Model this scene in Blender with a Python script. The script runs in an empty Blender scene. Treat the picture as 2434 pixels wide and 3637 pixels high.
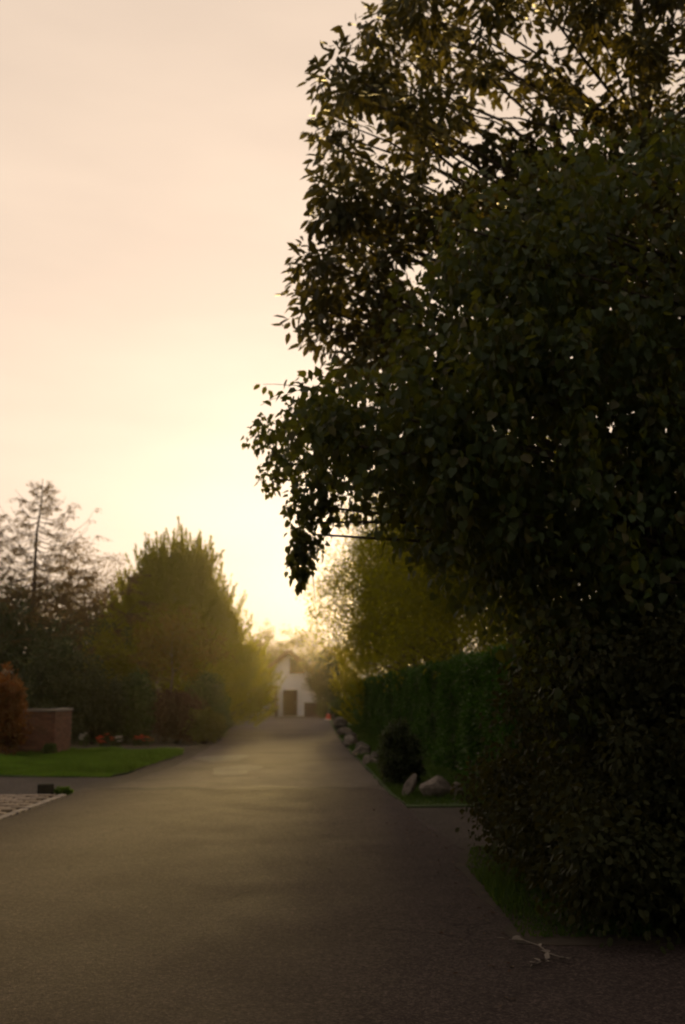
import bpy, bmesh, math, random
import numpy as np
from mathutils import Matrix, Vector, Euler, noise as mnoise

S = bpy.context.scene
COL = S.collection
R = math.radians
rng = np.random.default_rng(7)
random.seed(7)

# ------------------------------------------------------------------ camera
CAM_Z, YAW, PITCH, LENS = 1.55, 2.82, 10.47, 35.0
cam = bpy.data.cameras.new('camera')
cam_o = bpy.data.objects.new('camera', cam)
COL.objects.link(cam_o)
S.camera = cam_o
cam.sensor_fit = 'VERTICAL'
cam.sensor_height = 36.0
cam.lens = LENS
cam.clip_end = 2000
cam_o.location = (0, 0, CAM_Z)
cam_o.rotation_euler = (R(90 + PITCH), 0, R(-YAW))
cam.dof.use_dof = True
cam.dof.focus_distance = 5.0
cam.dof.aperture_fstop = 2.2
S.cycles.filter_width = 1.9
S.cycles.use_denoising = True
S.cycles.sample_clamp_indirect = 2.0
S.cycles.max_bounces = 8
S.cycles.transmission_bounces = 4
S.cycles.volume_bounces = 1
S.cycles.transparent_max_bounces = 8

# ------------------------------------------------------------------ sky, sun, exposure
SUN_AZ, SUN_EL = 4.2, 6.0            # degrees right of the road's direction, above the horizon
w = bpy.data.worlds.new('World')
S.world = w
w.use_nodes = True
nt = w.node_tree
bg = nt.nodes['Background']
sky = nt.nodes.new('ShaderNodeTexSky')
sky.sky_type = 'NISHITA'
sky.sun_disc = False
sky.sun_elevation = R(SUN_EL)
sky.sun_rotation = R(SUN_AZ)
sky.air_density = 0.3
sky.dust_density = 10.0
sky.ozone_density = 0.0
gam = nt.nodes.new('ShaderNodeGamma')           # film's long shoulder: the bright low sky is held back
gam.inputs[1].default_value = 0.19
tint = nt.nodes.new('ShaderNodeMixRGB')
tint.blend_type = 'MULTIPLY'
tint.inputs[0].default_value = 1.0
tint.inputs[2].default_value = (1.12, 0.905, 0.725, 1)
nt.links.new(sky.outputs[0], gam.inputs[0])
nt.links.new(gam.outputs[0], tint.inputs[1])
# faint veils of high cloud
wtc = nt.nodes.new('ShaderNodeTexCoord'); wmp = nt.nodes.new('ShaderNodeMapping'); wnz = nt.nodes.new('ShaderNodeTexNoise'); wrp = nt.nodes.new('ShaderNodeValToRGB'); wmx = nt.nodes.new('ShaderNodeMixRGB')
wmp.inputs['Scale'].default_value = (1.6, 1.6, 6.0)
wnz.inputs['Scale'].default_value = 1.5; wnz.inputs['Detail'].default_value = 4
wrp.color_ramp.elements[0].position = 0.35; wrp.color_ramp.elements[0].color = (0.93, 0.925, 0.93, 1)
wrp.color_ramp.elements[1].position = 0.65; wrp.color_ramp.elements[1].color = (1.04, 1.035, 1.03, 1)
wmx.blend_type = 'MULTIPLY'; wmx.inputs[0].default_value = 1.0
nt.links.new(wtc.outputs['Generated'], wmp.inputs['Vector']); nt.links.new(wmp.outputs[0], wnz.inputs['Vector']); nt.links.new(wnz.outputs['Fac'], wrp.inputs[0])
nt.links.new(tint.outputs[0], wmx.inputs[1]); nt.links.new(wrp.outputs[0], wmx.inputs[2])
nt.links.new(wmx.outputs[0], bg.inputs[0])
bg.inputs[1].default_value = 0.10
sun = bpy.data.lights.new('sun', 'SUN')
sun.energy = 0.8
sun.angle = R(4)
sun.color = (1.0, 0.69, 0.25)
sun_o = bpy.data.objects.new('sun', sun)
COL.objects.link(sun_o)
sd = Vector((math.sin(R(SUN_AZ)) * math.cos(R(SUN_EL)), math.cos(R(SUN_AZ)) * math.cos(R(SUN_EL)), math.sin(R(SUN_EL))))
sun_o.rotation_euler = (-sd).to_track_quat('-Z', 'Y').to_euler()
sun_o.location = (0, 60, 30)
S.view_settings.view_transform = 'Standard'
S.view_settings.look = 'None'
S.view_settings.gamma = 1
S.view_settings.exposure = 2.55

# ------------------------------------------------------------------ helpers
FPX = LENS / 36.0 * 3637
_h = Vector((math.sin(R(YAW)), math.cos(R(YAW)), 0))
_f = _h * math.cos(R(PITCH)) + Vector((0, 0, math.sin(R(PITCH))))
_u = -_h * math.sin(R(PITCH)) + Vector((0, 0, math.cos(R(PITCH))))
_r = Vector((math.cos(R(YAW)), -math.sin(R(YAW)), 0))

def at(px, py, Y):
    """world point seen at a photograph position, at the distance Y along the road"""
    d = _f + _r * ((px - 1217) / FPX) + _u * ((1818.5 - py) / FPX)
    t = Y / d.y
    return Vector((d.x * t, Y, CAM_Z + d.z * t))

def to_px(p):
    q = Vector(p) - Vector((0, 0, CAM_Z))
    z = q.dot(_f)
    return 1217 + q.dot(_r) / z * FPX, 1818.5 - q.dot(_u) / z * FPX

def tag(o, label=None, cat=None, group=None, kind=None):
    if label: o['label'] = label
    if cat: o['category'] = cat
    if group: o['group'] = group
    if kind: o['kind'] = kind
    return o

def link(name, me, mat=None, parent=None, smooth=False):
    o = bpy.data.objects.new(name, me)
    COL.objects.link(o)
    if mat is not None and not me.materials:
        me.materials.append(mat)
    if parent is not None:
        o.parent = parent
    if smooth:
        me.polygons.foreach_set('use_smooth', np.ones(len(me.polygons), dtype=bool))
    return o

def empty(name, loc=(0, 0, 0)):
    o = bpy.data.objects.new(name, None)
    COL.objects.link(o)
    o.location = loc
    o.empty_display_size = 0.2
    return o

def mesh_np(name, V, F):
    """V (n,3) floats, F (m,k) ints, all faces of one size"""
    V = np.asarray(V, dtype=np.float32)
    F = np.asarray(F, dtype=np.int32)
    me = bpy.data.meshes.new(name)
    me.vertices.add(len(V))
    me.vertices.foreach_set('co', V.ravel())
    m, k = F.shape
    me.loops.add(m * k)
    me.loops.foreach_set('vertex_index', F.ravel())
    me.polygons.add(m)
    me.polygons.foreach_set('loop_start', np.arange(0, m * k, k, dtype=np.int32))
    me.update(calc_edges=True)
    return me

class MB:
    def __init__(s): s.v = []; s.f = []
    def add(s, V, F):
        b = len(s.v)
        s.v += [tuple(p) for p in V]
        s.f += [tuple(i + b for i in f) for f in F]
        return s
    def box(s, a, b, M=None):
        V = [Vector((x, y, z)) for z in (a[2], b[2]) for y in (a[1], b[1]) for x in (a[0], b[0])]
        if M is not None: V = [M @ p for p in V]
        return s.add(V, [(0, 2, 3, 1), (4, 5, 7, 6), (0, 1, 5, 4), (2, 6, 7, 3), (0, 4, 6, 2), (1, 3, 7, 5)])
    def tube(s, P, Rr, n=7, cap=True):
        V, F = tube(P, Rr, n)
        b = len(V)
        F = [tuple(f) for f in F]
        if cap:
            F.append(tuple(range(n - 1, -1, -1)))
            F.append(tuple(range(b - n, b)))
        return s.add(V, F)
    def lathe(s, prof, n=16, c=(0, 0, 0)):
        V = []; F = []
        for r_, z_ in prof:
            for k in range(n):
                a = 2 * math.pi * k / n
                V.append((c[0] + r_ * math.cos(a), c[1] + r_ * math.sin(a), c[2] + z_))
        for i in range(len(prof) - 1):
            for k in range(n):
                F.append((i * n + k, i * n + (k + 1) % n, (i + 1) * n + (k + 1) % n, (i + 1) * n + k))
        F.append(tuple(range(n - 1, -1, -1)))
        F.append(tuple(range((len(prof) - 1) * n, len(prof) * n)))
        return s.add(V, F)
    def prism(s, pts, axis, a, b):
        """polygon pts (2D) extruded along axis 'x' or 'y' from a to b"""
        n = len(pts)
        mk = (lambda p, t: (t, p[0], p[1])) if axis == 'x' else (lambda p, t: (p[0], t, p[1]))
        V = [mk(p, a) for p in pts] + [mk(p, b) for p in pts]
        F = [tuple(range(n)), tuple(range(2 * n - 1, n - 1, -1))]
        F += [(i, i + n, (i + 1) % n + n, (i + 1) % n) for i in range(n)]
        return s.add(V, F)
    def build(s, name, mat, parent=None, smooth=False, bevel=0):
        me = bpy.data.meshes.new(name)
        me.from_pydata(s.v, [], s.f)
        bm = bmesh.new(); bm.from_mesh(me)
        bmesh.ops.recalc_face_normals(bm, faces=bm.faces)
        if bevel:
            bmesh.ops.bevel(bm, geom=list(bm.edges), offset=bevel, segments=2, affect='EDGES', profile=0.6)
        bm.to_mesh(me); bm.free()
        return link(name, me, mat, parent, smooth)

def tube(P, Rr, n=7):
    P = [Vector(p) for p in P]
    V = []; F = []
    ref = Vector((0.31, 0.87, 0.37))
    for i, p in enumerate(P):
        d = (P[min(i + 1, len(P) - 1)] - P[max(i - 1, 0)]).normalized()
        a = d.cross(ref)
        if a.length < 0.05: a = d.cross(Vector((1, 0, 0)))
        a.normalize(); b = d.cross(a)
        for k in range(n):
            t = 2 * math.pi * k / n
            V.append(p + (a * math.cos(t) + b * math.sin(t)) * Rr[i])
    for i in range(len(P) - 1):
        for k in range(n):
            F.append((i * n + k, i * n + (k + 1) % n, (i + 1) * n + (k + 1) % n, (i + 1) * n + k))
    return V, F

def curve_pts(a, b, sag=0.2, n=7, wob=0.06, r=random):
    a = Vector(a); b = Vector(b); L = (b - a).length
    c = (a + b) / 2 + Vector((r.uniform(-1, 1) * wob * L, r.uniform(-1, 1) * wob * L, sag * L))
    out = []
    for i in range(n):
        t = i / (n - 1)
        p = a * (1 - t) ** 2 + c * 2 * t * (1 - t) + b * t * t
        out.append(p + Vector((r.uniform(-1, 1), r.uniform(-1, 1), r.uniform(-1, 1))) * 0.02 * L * math.sin(math.pi * t))
    return out

def unit(A):
    return A / np.maximum(np.linalg.norm(A, axis=1, keepdims=True), 1e-6)

# leaf outlines: (along, across, lift)
OVAL = (np.array([(0, 0, 0), (.30, .5, .12), (.68, .42, .12), (1, 0, -.1), (.68, -.42, .12), (.30, -.5, .12)]), [(0, 1, 2, 3), (0, 3, 4, 5)])
HEART = (np.array([(0, 0, 0), (.02, .42, .1), (.42, .5, .12), (1, 0, -.12), (.42, -.5, .12), (.02, -.42, .1)]), [(0, 1, 2, 3), (0, 3, 4, 5)])
DIAM = (np.array([(0, 0, 0), (.45, .5, .05), (1, 0, 0), (.45, -.5, .05)]), [(0, 1, 2, 3)])
BLADE = (np.array([(0, .5, 0), (0, -.5, 0), (1, 0, .12)]), [(0, 1, 2)])

def leaf_arrays(C, A, N, L, W, shape):
    A = unit(A); B = unit(np.cross(N, A)); N = np.cross(A, B)
    sh, fc = shape
    L = np.asarray(L).reshape(-1, 1, 1) * np.ones((len(C), 1, 1)); W = np.asarray(W).reshape(-1, 1, 1) * np.ones((len(C), 1, 1))
    V = C[:, None, :] + A[:, None, :] * sh[None, :, 0:1] * L + B[:, None, :] * sh[None, :, 1:2] * W + N[:, None, :] * sh[None, :, 2:3] * W
    n = len(sh); k = len(fc[0])
    F = (np.array(fc)[None] + (np.arange(len(C)) * n)[:, None, None]).reshape(-1, k)
    return V.reshape(-1, 3), F

def leaf_mesh(name, C, A, N, L, W, shape):
    V, F = leaf_arrays(C, A, N, L, W, shape)
    return mesh_np(name, V, F)

# ------------------------------------------------------------------ materials
def mat_new(name):
    m = bpy.data.materials.new(name)
    m.use_nodes = True
    return m, m.node_tree, m.node_tree.nodes, m.node_tree.nodes['Principled BSDF']

def ramp(nt, fac, stops):
    r = nt.nodes.new('ShaderNodeValToRGB')
    e = r.color_ramp.elements
    while len(e) < len(stops): e.new(0.5)
    for el, (p, c) in zip(e, stops):
        el.position = p; el.color = (*c, 1)
    nt.links.new(fac, r.inputs[0])
    return r.outputs[0]

def noise_fac(nt, scale, detail=4, rough=0.6, coord='Object', dist=0.0):
    tc = nt.nodes.new('ShaderNodeTexCoord')
    n = nt.nodes.new('ShaderNodeTexNoise')
    n.inputs['Scale'].default_value = scale
    n.inputs['Detail'].default_value = detail
    n.inputs['Roughness'].default_value = rough
    n.inputs['Distortion'].default_value = dist
    nt.links.new(tc.outputs[coord], n.inputs['Vector'])
    return n.outputs['Fac']

def mixc(nt, fac, a, b, mode='MIX'):
    m = nt.nodes.new('ShaderNodeMixRGB'); m.blend_type = mode
    for i, v in ((0, fac), (1, a), (2, b)):
        if hasattr(v, 'links'): nt.links.new(v, m.inputs[i])
        elif isinstance(v, tuple): m.inputs[i].default_value = (*v, 1)
        else: m.inputs[i].default_value = v
    return m.outputs[0]

def bump(nt, bs, h, strength=0.3, dist=0.01):
    b = nt.nodes.new('ShaderNodeBump')
    b.inputs['Strength'].default_value = strength
    b.inputs['Distance'].default_value = dist
    nt.links.new(h, b.inputs['Height'])
    nt.links.new(b.outputs[0], bs.inputs['Normal'])

def surf(name, stops, scale=6, rough=0.85, bstr=0.3, bscale=None, bdist=0.01, detail=5, spec=0.3):
    m, nt, nn, bs = mat_new(name)
    f = noise_fac(nt, scale, detail, 0.65)
    nt.links.new(ramp(nt, f, stops), bs.inputs['Base Color'])
    bs.inputs['Roughness'].default_value = rough
    bs.inputs['Specular IOR Level'].default_value = spec
    if bstr:
        bump(nt, bs, noise_fac(nt, bscale or scale * 4, 6, 0.7), bstr, bdist)
    return m

def leaf_mat(name, cols, trans=(0.10, 0.10, 0.012), tfac=0.35, rough=0.5, spec=0.35, patch=0.7, pcol=None, plow=(0.72, 0.70, 0.66)):
    """leaf: colour differs from leaf to leaf and from bough to bough; light passes through"""
    m, nt, nn, bs = mat_new(name)
    g = nn.new('ShaderNodeNewGeometry')
    oi = nn.new('ShaderNodeObjectInfo')
    ad = nn.new('ShaderNodeMath'); ad.operation = 'ADD'
    nt.links.new(g.outputs['Random Per Island'], ad.inputs[0]); nt.links.new(oi.outputs['Random'], ad.inputs[1])
    fr = nn.new('ShaderNodeMath'); fr.operation = 'FRACT'
    nt.links.new(ad.outputs[0], fr.inputs[0])
    k = len(cols)
    c = ramp(nt, fr.outputs[0], [(i / (k - 1), col) for i, col in enumerate(cols)])
    tcn = nn.new('ShaderNodeTexNoise'); tcn.inputs['Scale'].default_value = patch; tcn.inputs['Detail'].default_value = 2
    nt.links.new(g.outputs['Position'], tcn.inputs['Vector'])
    c = mixc(nt, 1.0, c, ramp(nt, tcn.outputs['Fac'], [(0.3, plow), (0.7, pcol or (1.25, 1.22, 1.05))]), 'MULTIPLY')
    nt.links.new(c, bs.inputs['Base Color'])
    bs.inputs['Roughness'].default_value = rough
    bs.inputs['Specular IOR Level'].default_value = spec
    tr = nn.new('ShaderNodeBsdfTranslucent')
    nt.links.new(mixc(nt, 0.7, c, tuple(2.4 * t for t in trans)), tr.inputs[0])
    mx = nn.new('ShaderNodeMixShader'); mx.inputs[0].default_value = tfac
    nt.links.new(bs.outputs[0], mx.inputs[1]); nt.links.new(tr.outputs[0], mx.inputs[2])
    nt.links.new(mx.outputs[0], nn['Material Output'].inputs[0])
    return m

M = {}
M['bark'] = surf('bark', [(0.3, (0.045, 0.032, 0.022)), (0.7, (0.11, 0.085, 0.062))], 9, 0.9, 0.8, 22, 0.03)
M['bark_pale'] = surf('bark_pale', [(0.3, (0.13, 0.10, 0.075)), (0.7, (0.24, 0.20, 0.16))], 9, 0.85, 0.6, 30, 0.01)
M['twig'] = surf('twig', [(0.3, (0.03, 0.022, 0.014)), (0.7, (0.06, 0.045, 0.03))], 14, 0.9, 0.6, 30, 0.02)
M['laurel'] = leaf_mat('laurel_leaf', [(0.030, 0.036, 0.013), (0.042, 0.052, 0.017), (0.055, 0.060, 0.020)], (0.095, 0.075, 0.010), 0.30, 0.5, 0.28)
M['lime'] = leaf_mat('lime_leaf', [(0.026, 0.050, 0.013), (0.036, 0.070, 0.020), (0.044, 0.076, 0.030), (0.070, 0.062, 0.016)], (0.125, 0.125, 0.008), 0.35, 0.5, 0.32)
M['ivy'] = leaf_mat('ivy_leaf', [(0.018, 0.024, 0.009), (0.026, 0.034, 0.012), (0.034, 0.038, 0.015)], (0.08, 0.07, 0.010), 0.18, 0.6, 0.15)
M['gold'] = leaf_mat('golden_green_leaf', [(0.055, 0.072, 0.010), (0.080, 0.098, 0.013), (0.105, 0.095, 0.014), (0.070, 0.088, 0.012)], (0.20, 0.19, 0.004), 0.48, 0.6, 0.2)
M['cypress'] = leaf_mat('cypress_spray', [(0.065, 0.088, 0.010), (0.088, 0.112, 0.012), (0.105, 0.118, 0.015)], (0.215, 0.205, 0.004), 0.48, 0.65, 0.15, 0.5)
M['larch'] = leaf_mat('larch_needle', [(0.060, 0.045, 0.024), (0.080, 0.060, 0.032), (0.070, 0.052, 0.030)], (0.16, 0.10, 0.02), 0.30, 0.7, 0.2)
M['rust'] = leaf_mat('rust_leaf', [(0.075, 0.080, 0.016), (0.085, 0.085, 0.018), (0.17, 0.065, 0.016), (0.080, 0.085, 0.018)], (0.20, 0.15, 0.010), 0.4, 0.6, 0.25)
M['redbush'] = leaf_mat('red_bush_leaf', [(0.10, 0.045, 0.016), (0.17, 0.055, 0.014), (0.075, 0.060, 0.016), (0.20, 0.080, 0.020)], (0.26, 0.10, 0.012), 0.3, 0.6, 0.25)
M['plum'] = leaf_mat('plum_leaf', [(0.040, 0.022, 0.016), (0.065, 0.032, 0.020), (0.045, 0.040, 0.018)], (0.10, 0.05, 0.02), 0.25, 0.6, 0.25)
M['darkshrub'] = leaf_mat('dark_shrub_leaf', [(0.022, 0.034, 0.012), (0.032, 0.050, 0.016), (0.042, 0.056, 0.020)], (0.06, 0.075, 0.012), 0.22, 0.55, 0.3, 1.2)
M['greenshrub'] = leaf_mat('green_shrub_leaf', [(0.030, 0.060, 0.014), (0.042, 0.082, 0.018), (0.055, 0.090, 0.022)], (0.08, 0.11, 0.012), 0.28, 0.5, 0.3, 1.2)
M['yellowshrub'] = leaf_mat('yellow_shrub_leaf', [(0.070, 0.085, 0.018), (0.10, 0.11, 0.022), (0.085, 0.10, 0.024)], (0.15, 0.14, 0.014), 0.3, 0.5, 0.3, 1.2)
M['hedge'] = leaf_mat('hedge_leaf', [(0.028, 0.062, 0.007), (0.040, 0.080, 0.009), (0.056, 0.090, 0.012)], (0.04, 0.11, 0.008), 0.28, 0.5, 0.3, 1.6)
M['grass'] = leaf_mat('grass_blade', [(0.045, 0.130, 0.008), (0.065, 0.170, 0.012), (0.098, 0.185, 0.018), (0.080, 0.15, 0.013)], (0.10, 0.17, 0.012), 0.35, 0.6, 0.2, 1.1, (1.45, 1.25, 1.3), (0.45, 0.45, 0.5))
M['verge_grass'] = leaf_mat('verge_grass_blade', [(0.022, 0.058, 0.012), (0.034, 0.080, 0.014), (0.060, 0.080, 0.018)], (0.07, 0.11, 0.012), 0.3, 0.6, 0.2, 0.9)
M['fargreen'] = leaf_mat('far_leaf', [(0.060, 0.062, 0.018), (0.080, 0.078, 0.022), (0.072, 0.060, 0.020)], (0.15, 0.12, 0.005), 0.35, 0.6, 0.15, 0.4)
M['soil'] = surf('soil', [(0.3, (0.028, 0.022, 0.016)), (0.7, (0.065, 0.050, 0.034))], 4, 0.95, 0.6, 30, 0.03)
M['turf'] = surf('turf', [(0.3, (0.025, 0.045, 0.010)), (0.7, (0.045, 0.075, 0.016))], 3, 0.95, 0.6, 40, 0.02)
M['stone'] = surf('stone', [(0.3, (0.06, 0.052, 0.042)), (0.5, (0.17, 0.145, 0.12)), (0.75, (0.29, 0.25, 0.215))], 7, 0.9, 0.7, 24, 0.02)
M['stone_dark'] = surf('stone_dark', [(0.3, (0.05, 0.045, 0.036)), (0.7, (0.13, 0.115, 0.095))], 9, 0.95, 0.7, 26, 0.02)
M['block'] = surf('mossy_block', [(0.3, (0.018, 0.018, 0.014)), (0.7, (0.045, 0.042, 0.032))], 9, 0.9, 0.6, 40, 0.01)
M['mortar'] = surf('mortar', [(0.3, (0.10, 0.085, 0.070)), (0.7, (0.16, 0.14, 0.12))], 20, 0.95, 0.5, 60, 0.005)
M['coping'] = surf('coping', [(0.3, (0.19, 0.16, 0.14)), (0.7, (0.31, 0.27, 0.24))], 8, 0.9, 0.5, 40, 0.006)
M['render_white'] = surf('white_render', [(0.3, (0.76, 0.78, 0.84)), (0.7, (0.84, 0.86, 0.90))], 3, 0.9, 0.3, 60, 0.004)
M['timber'] = surf('brown_timber', [(0.3, (0.045, 0.022, 0.014)), (0.7, (0.085, 0.045, 0.028))], 8, 0.7, 0.3, 40, 0.004)
M['fascia'] = surf('fascia_brown', [(0.3, (0.07, 0.03, 0.02)), (0.7, (0.10, 0.045, 0.03))], 8, 0.7, 0.2, 40, 0.004)
M['roof'] = surf('roof_tile', [(0.3, (0.10, 0.05, 0.035)), (0.7, (0.18, 0.09, 0.06))], 6, 0.85, 0.4, 30, 0.01)
M['post'] = surf('weathered_post', [(0.3, (0.13, 0.10, 0.075)), (0.7, (0.22, 0.18, 0.14))], 10, 0.85, 0.4, 40, 0.005)

m, nt_, nn, bs = mat_new('window_glass')
bs.inputs['Base Color'].default_value = (0.02, 0.022, 0.025, 1); bs.inputs['Roughness'].default_value = 0.08
bs.inputs['Specular IOR Level'].default_value = 0.6
M['glass'] = m
m, nt_, nn, bs = mat_new('car_paint')
bs.inputs['Base Color'].default_value = (0.012, 0.012, 0.014, 1); bs.inputs['Roughness'].default_value = 0.25
bs.inputs['Coat Weight'].default_value = 0.6
M['carpaint'] = m
m, nt_, nn, bs = mat_new('rubber')
bs.inputs['Base Color'].default_value = (0.015, 0.015, 0.015, 1); bs.inputs['Roughness'].default_value = 0.9
M['rubber'] = m
m, nt_, nn, bs = mat_new('alloy')
bs.inputs['Base Color'].default_value = (0.5, 0.5, 0.5, 1); bs.inputs['Metallic'].default_value = 1; bs.inputs['Roughness'].default_value = 0.35
M['alloy'] = m
m, nt_, nn, bs = mat_new('red_lens')
bs.inputs['Base Color'].default_value = (0.35, 0.012, 0.01, 1); bs.inputs['Roughness'].default_value = 0.2
M['redlens'] = m
m, nt_, nn, bs = mat_new('plate_white')
bs.inputs['Base Color'].default_value = (0.6, 0.58, 0.5, 1); bs.inputs['Roughness'].default_value = 0.5
M['plate'] = m
for nm, col in (('cone_red', (0.55, 0.085, 0.04)), ('cone_white', (0.78, 0.76, 0.74)), ('petal_red', (0.75, 0.08, 0.02)), ('petal_orange', (0.75, 0.25, 0.03)), ('petal_white', (0.82, 0.82, 0.78)), ('petal_yellow', (0.50, 0.30, 0.03)), ('dry_leaf', (0.20, 0.17, 0.14))):
    M[nm] = surf(nm, [(0.3, tuple(c * 0.85 for c in col)), (0.7, col)], 14, 0.6, 0.1, 40, 0.002)

def brick_mat():
    m, nt, nn, bs = mat_new('brick')
    oi = nn.new('ShaderNodeObjectInfo')
    c = ramp(nt, oi.outputs['Random'], [(0, (0.15, 0.062, 0.040)), (0.4, (0.21, 0.092, 0.058)), (0.75, (0.26, 0.12, 0.075)), (1, (0.17, 0.085, 0.06))])
    c = mixc(nt, 1.0, c, ramp(nt, noise_fac(nt, 30, 5), [(0.3, (0.7, 0.7, 0.7)), (0.7, (1.15, 1.12, 1.1))]), 'MULTIPLY')
    nt.links.new(c, bs.inputs['Base Color']); bs.inputs['Roughness'].default_value = 0.92
    bump(nt, bs, noise_fac(nt, 70, 6, 0.7), 0.5, 0.004)
    return m
M['brick'] = brick_mat()

def sett_mat():
    m, nt, nn, bs = mat_new('paving_sett')
    oi = nn.new('ShaderNodeObjectInfo')
    c = ramp(nt, oi.outputs['Random'], [(0, (0.17, 0.13, 0.095)), (0.5, (0.23, 0.18, 0.13)), (1, (0.30, 0.24, 0.18))])
    c = mixc(nt, 1.0, c, ramp(nt, noise_fac(nt, 12, 5), [(0.3, (0.65, 0.65, 0.65)), (0.7, (1.15, 1.12, 1.1))]), 'MULTIPLY')
    nt.links.new(c, bs.inputs['Base Color']); bs.inputs['Roughness'].default_value = 0.9
    bump(nt, bs, noise_fac(nt, 50, 6, 0.7), 0.5, 0.006)
    return m
M['sett'] = sett_mat()

def asphalt(name, tone, patch_dark=0.72, warm=(1.0, 0.86, 0.76)):
    m, nt, nn, bs = mat_new(name)
    big = ramp(nt, noise_fac(nt, 0.35, 4, 0.6, 'Object', 0.6), [(0.32, (patch_dark,) * 3), (0.62, (1.08, 1.08, 1.08))])
    mid = ramp(nt, noise_fac(nt, 2.4, 6, 0.7, 'Object', 0.3), [(0.3, (0.86,) * 3), (0.7, (1.12,) * 3)])
    grit = ramp(nt, noise_fac(nt, 55, 4, 0.85), [(0.36, (0.40,) * 3), (0.5, (0.9,) * 3), (0.66, (2.2,) * 3)])
    base = tuple(tone * k for k in warm)
    c = mixc(nt, 1.0, mixc(nt, 1.0, mixc(nt, 1.0, base, big, 'MULTIPLY'), mid, 'MULTIPLY'), grit, 'MULTIPLY')
    c = mixc(nt, 1.0, c, ramp(nt, noise_fac(nt, 22, 4, 0.75), [(0.34, (0.72,) * 3), (0.66, (1.3,) * 3)]), 'MULTIPLY')
    # fine cracks
    vt = nn.new('ShaderNodeTexVoronoi'); vt.feature = 'DISTANCE_TO_EDGE'; vt.inputs['Scale'].default_value = 0.55
    tc = nn.new('ShaderNodeTexCoord')
    wp = nn.new('ShaderNodeMixRGB'); wp.blend_type = 'ADD'; wp.inputs[0].default_value = 0.7
    nz = nn.new('ShaderNodeTexNoise'); nz.inputs['Scale'].default_value = 1.3; nz.inputs['Detail'].default_value = 6
    nt.links.new(tc.outputs['Object'], nz.inputs['Vector'])
    nt.links.new(tc.outputs['Object'], wp.inputs[1]); nt.links.new(nz.outputs['Color'], wp.inputs[2])
    nt.links.new(wp.outputs[0], vt.inputs['Vector'])
    cr = ramp(nt, vt.outputs['Distance'], [(0.0, (0.5,) * 3), (0.012, (1.0,) * 3)])
    brk = ramp(nt, noise_fac(nt, 0.8, 2), [(0.52, (1.0,) * 3), (0.6, (0.0,) * 3)])
    c = mixc(nt, 1.0, c, mixc(nt, brk, cr, (1.0, 1.0, 1.0)), 'MULTIPLY')
    nt.links.new(c, bs.inputs['Base Color'])
    rr = ramp(nt, noise_fac(nt, 1.1, 5), [(0.3, (0.80,) * 3), (0.7, (0.92,) * 3)])
    nt.links.new(rr, bs.inputs['Roughness'])
    bs.inputs['Specular IOR Level'].default_value = 0.10
    bump(nt, bs, noise_fac(nt, 55, 4, 0.85), 0.8, 0.016)
    return m
M['road'] = asphalt('old_asphalt', 0.096, 0.68, (1.0, 0.82, 0.76))
M['road_new'] = asphalt('resurfaced_asphalt', 0.060, 0.82, (1.0, 0.76, 0.68))
M['drive'] = asphalt('drive_asphalt', 0.075, 0.7, (1.0, 0.84, 0.72))

# ------------------------------------------------------------------ ground, road, drives
def sheet(name, pts, z, mat, kind='structure', deep=0):
    bm = bmesh.new()
    vs = [bm.verts.new((p[0], p[1], z)) for p in pts]
    f = bm.faces.new(vs)
    if f.normal.z < 0: f.normal_flip()
    bmesh.ops.triangulate(bm, faces=bm.faces)
    bm.normal_update()
    for f in bm.faces:
        if f.normal.z < 0: f.normal_flip()
    if deep:
        lo = [bm.verts.new((p[0], p[1], z - deep)) for p in pts]
        for i in range(len(vs)):
            j = (i + 1) % len(vs)
            bm.faces.new((vs[i], vs[j], lo[j], lo[i]))
    me = bpy.data.meshes.new(name); bm.to_mesh(me); bm.free()
    o = link(name, me, mat)
    if kind: o['kind'] = kind
    return o

def wobble(pts, step=0.4, amp=0.05, seed=0, closed=True):
    r = random.Random(seed); out = []
    n = len(pts)
    for i in range(n if closed else n - 1):
        a = Vector(pts[i]); b = Vector(pts[(i + 1) % n])
        k = max(1, int((b - a).length / step))
        for j in range(k):
            p = a.lerp(b, j / k)
            out.append((p.x + r.uniform(-amp, amp), p.y + r.uniform(-amp, amp)))
    return out

sheet('ground', [(-150, -40), (150, -40), (150, 160), (-150, 160)], -0.03, M['soil'])
RR = [(1.10, 5.0), (1.34, 6.68), (1.54, 9.6), (1.62, 12.87), (1.62, 15.0), (1.56, 17.0), (1.60, 21.4), (1.60, 27.5), (1.75, 38.5), (2.05, 52), (2.30, 64), (2.6, 74)]
RL = [(-3.2, 74), (-3.02, 64.9), (-2.93, 44.7), (-2.62, 34), (-2.56, 30.5), (-2.56, 27.7), (-2.65, 23.3), (-3.0, 18.9), (-3.4, 17.2), (-3.7, 15.4), (-3.8, 13.4), (-4.0, 9), (-4.3, 2), (-4.4, -12)]
road_pts = [(9, -12), (9, 8.2), (2.3, 8.2)] + wobble([(1.9, 9.4)] + RR[3:], 0.5, 0.035, 3, False) + [(2.6, 77), (-6.5, 77), (-6.5, 74)] + wobble(RL, 0.6, 0.03, 4, False) + [(-4.4, -12)]
sheet('road', road_pts, 0.0, M['road'])
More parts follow.
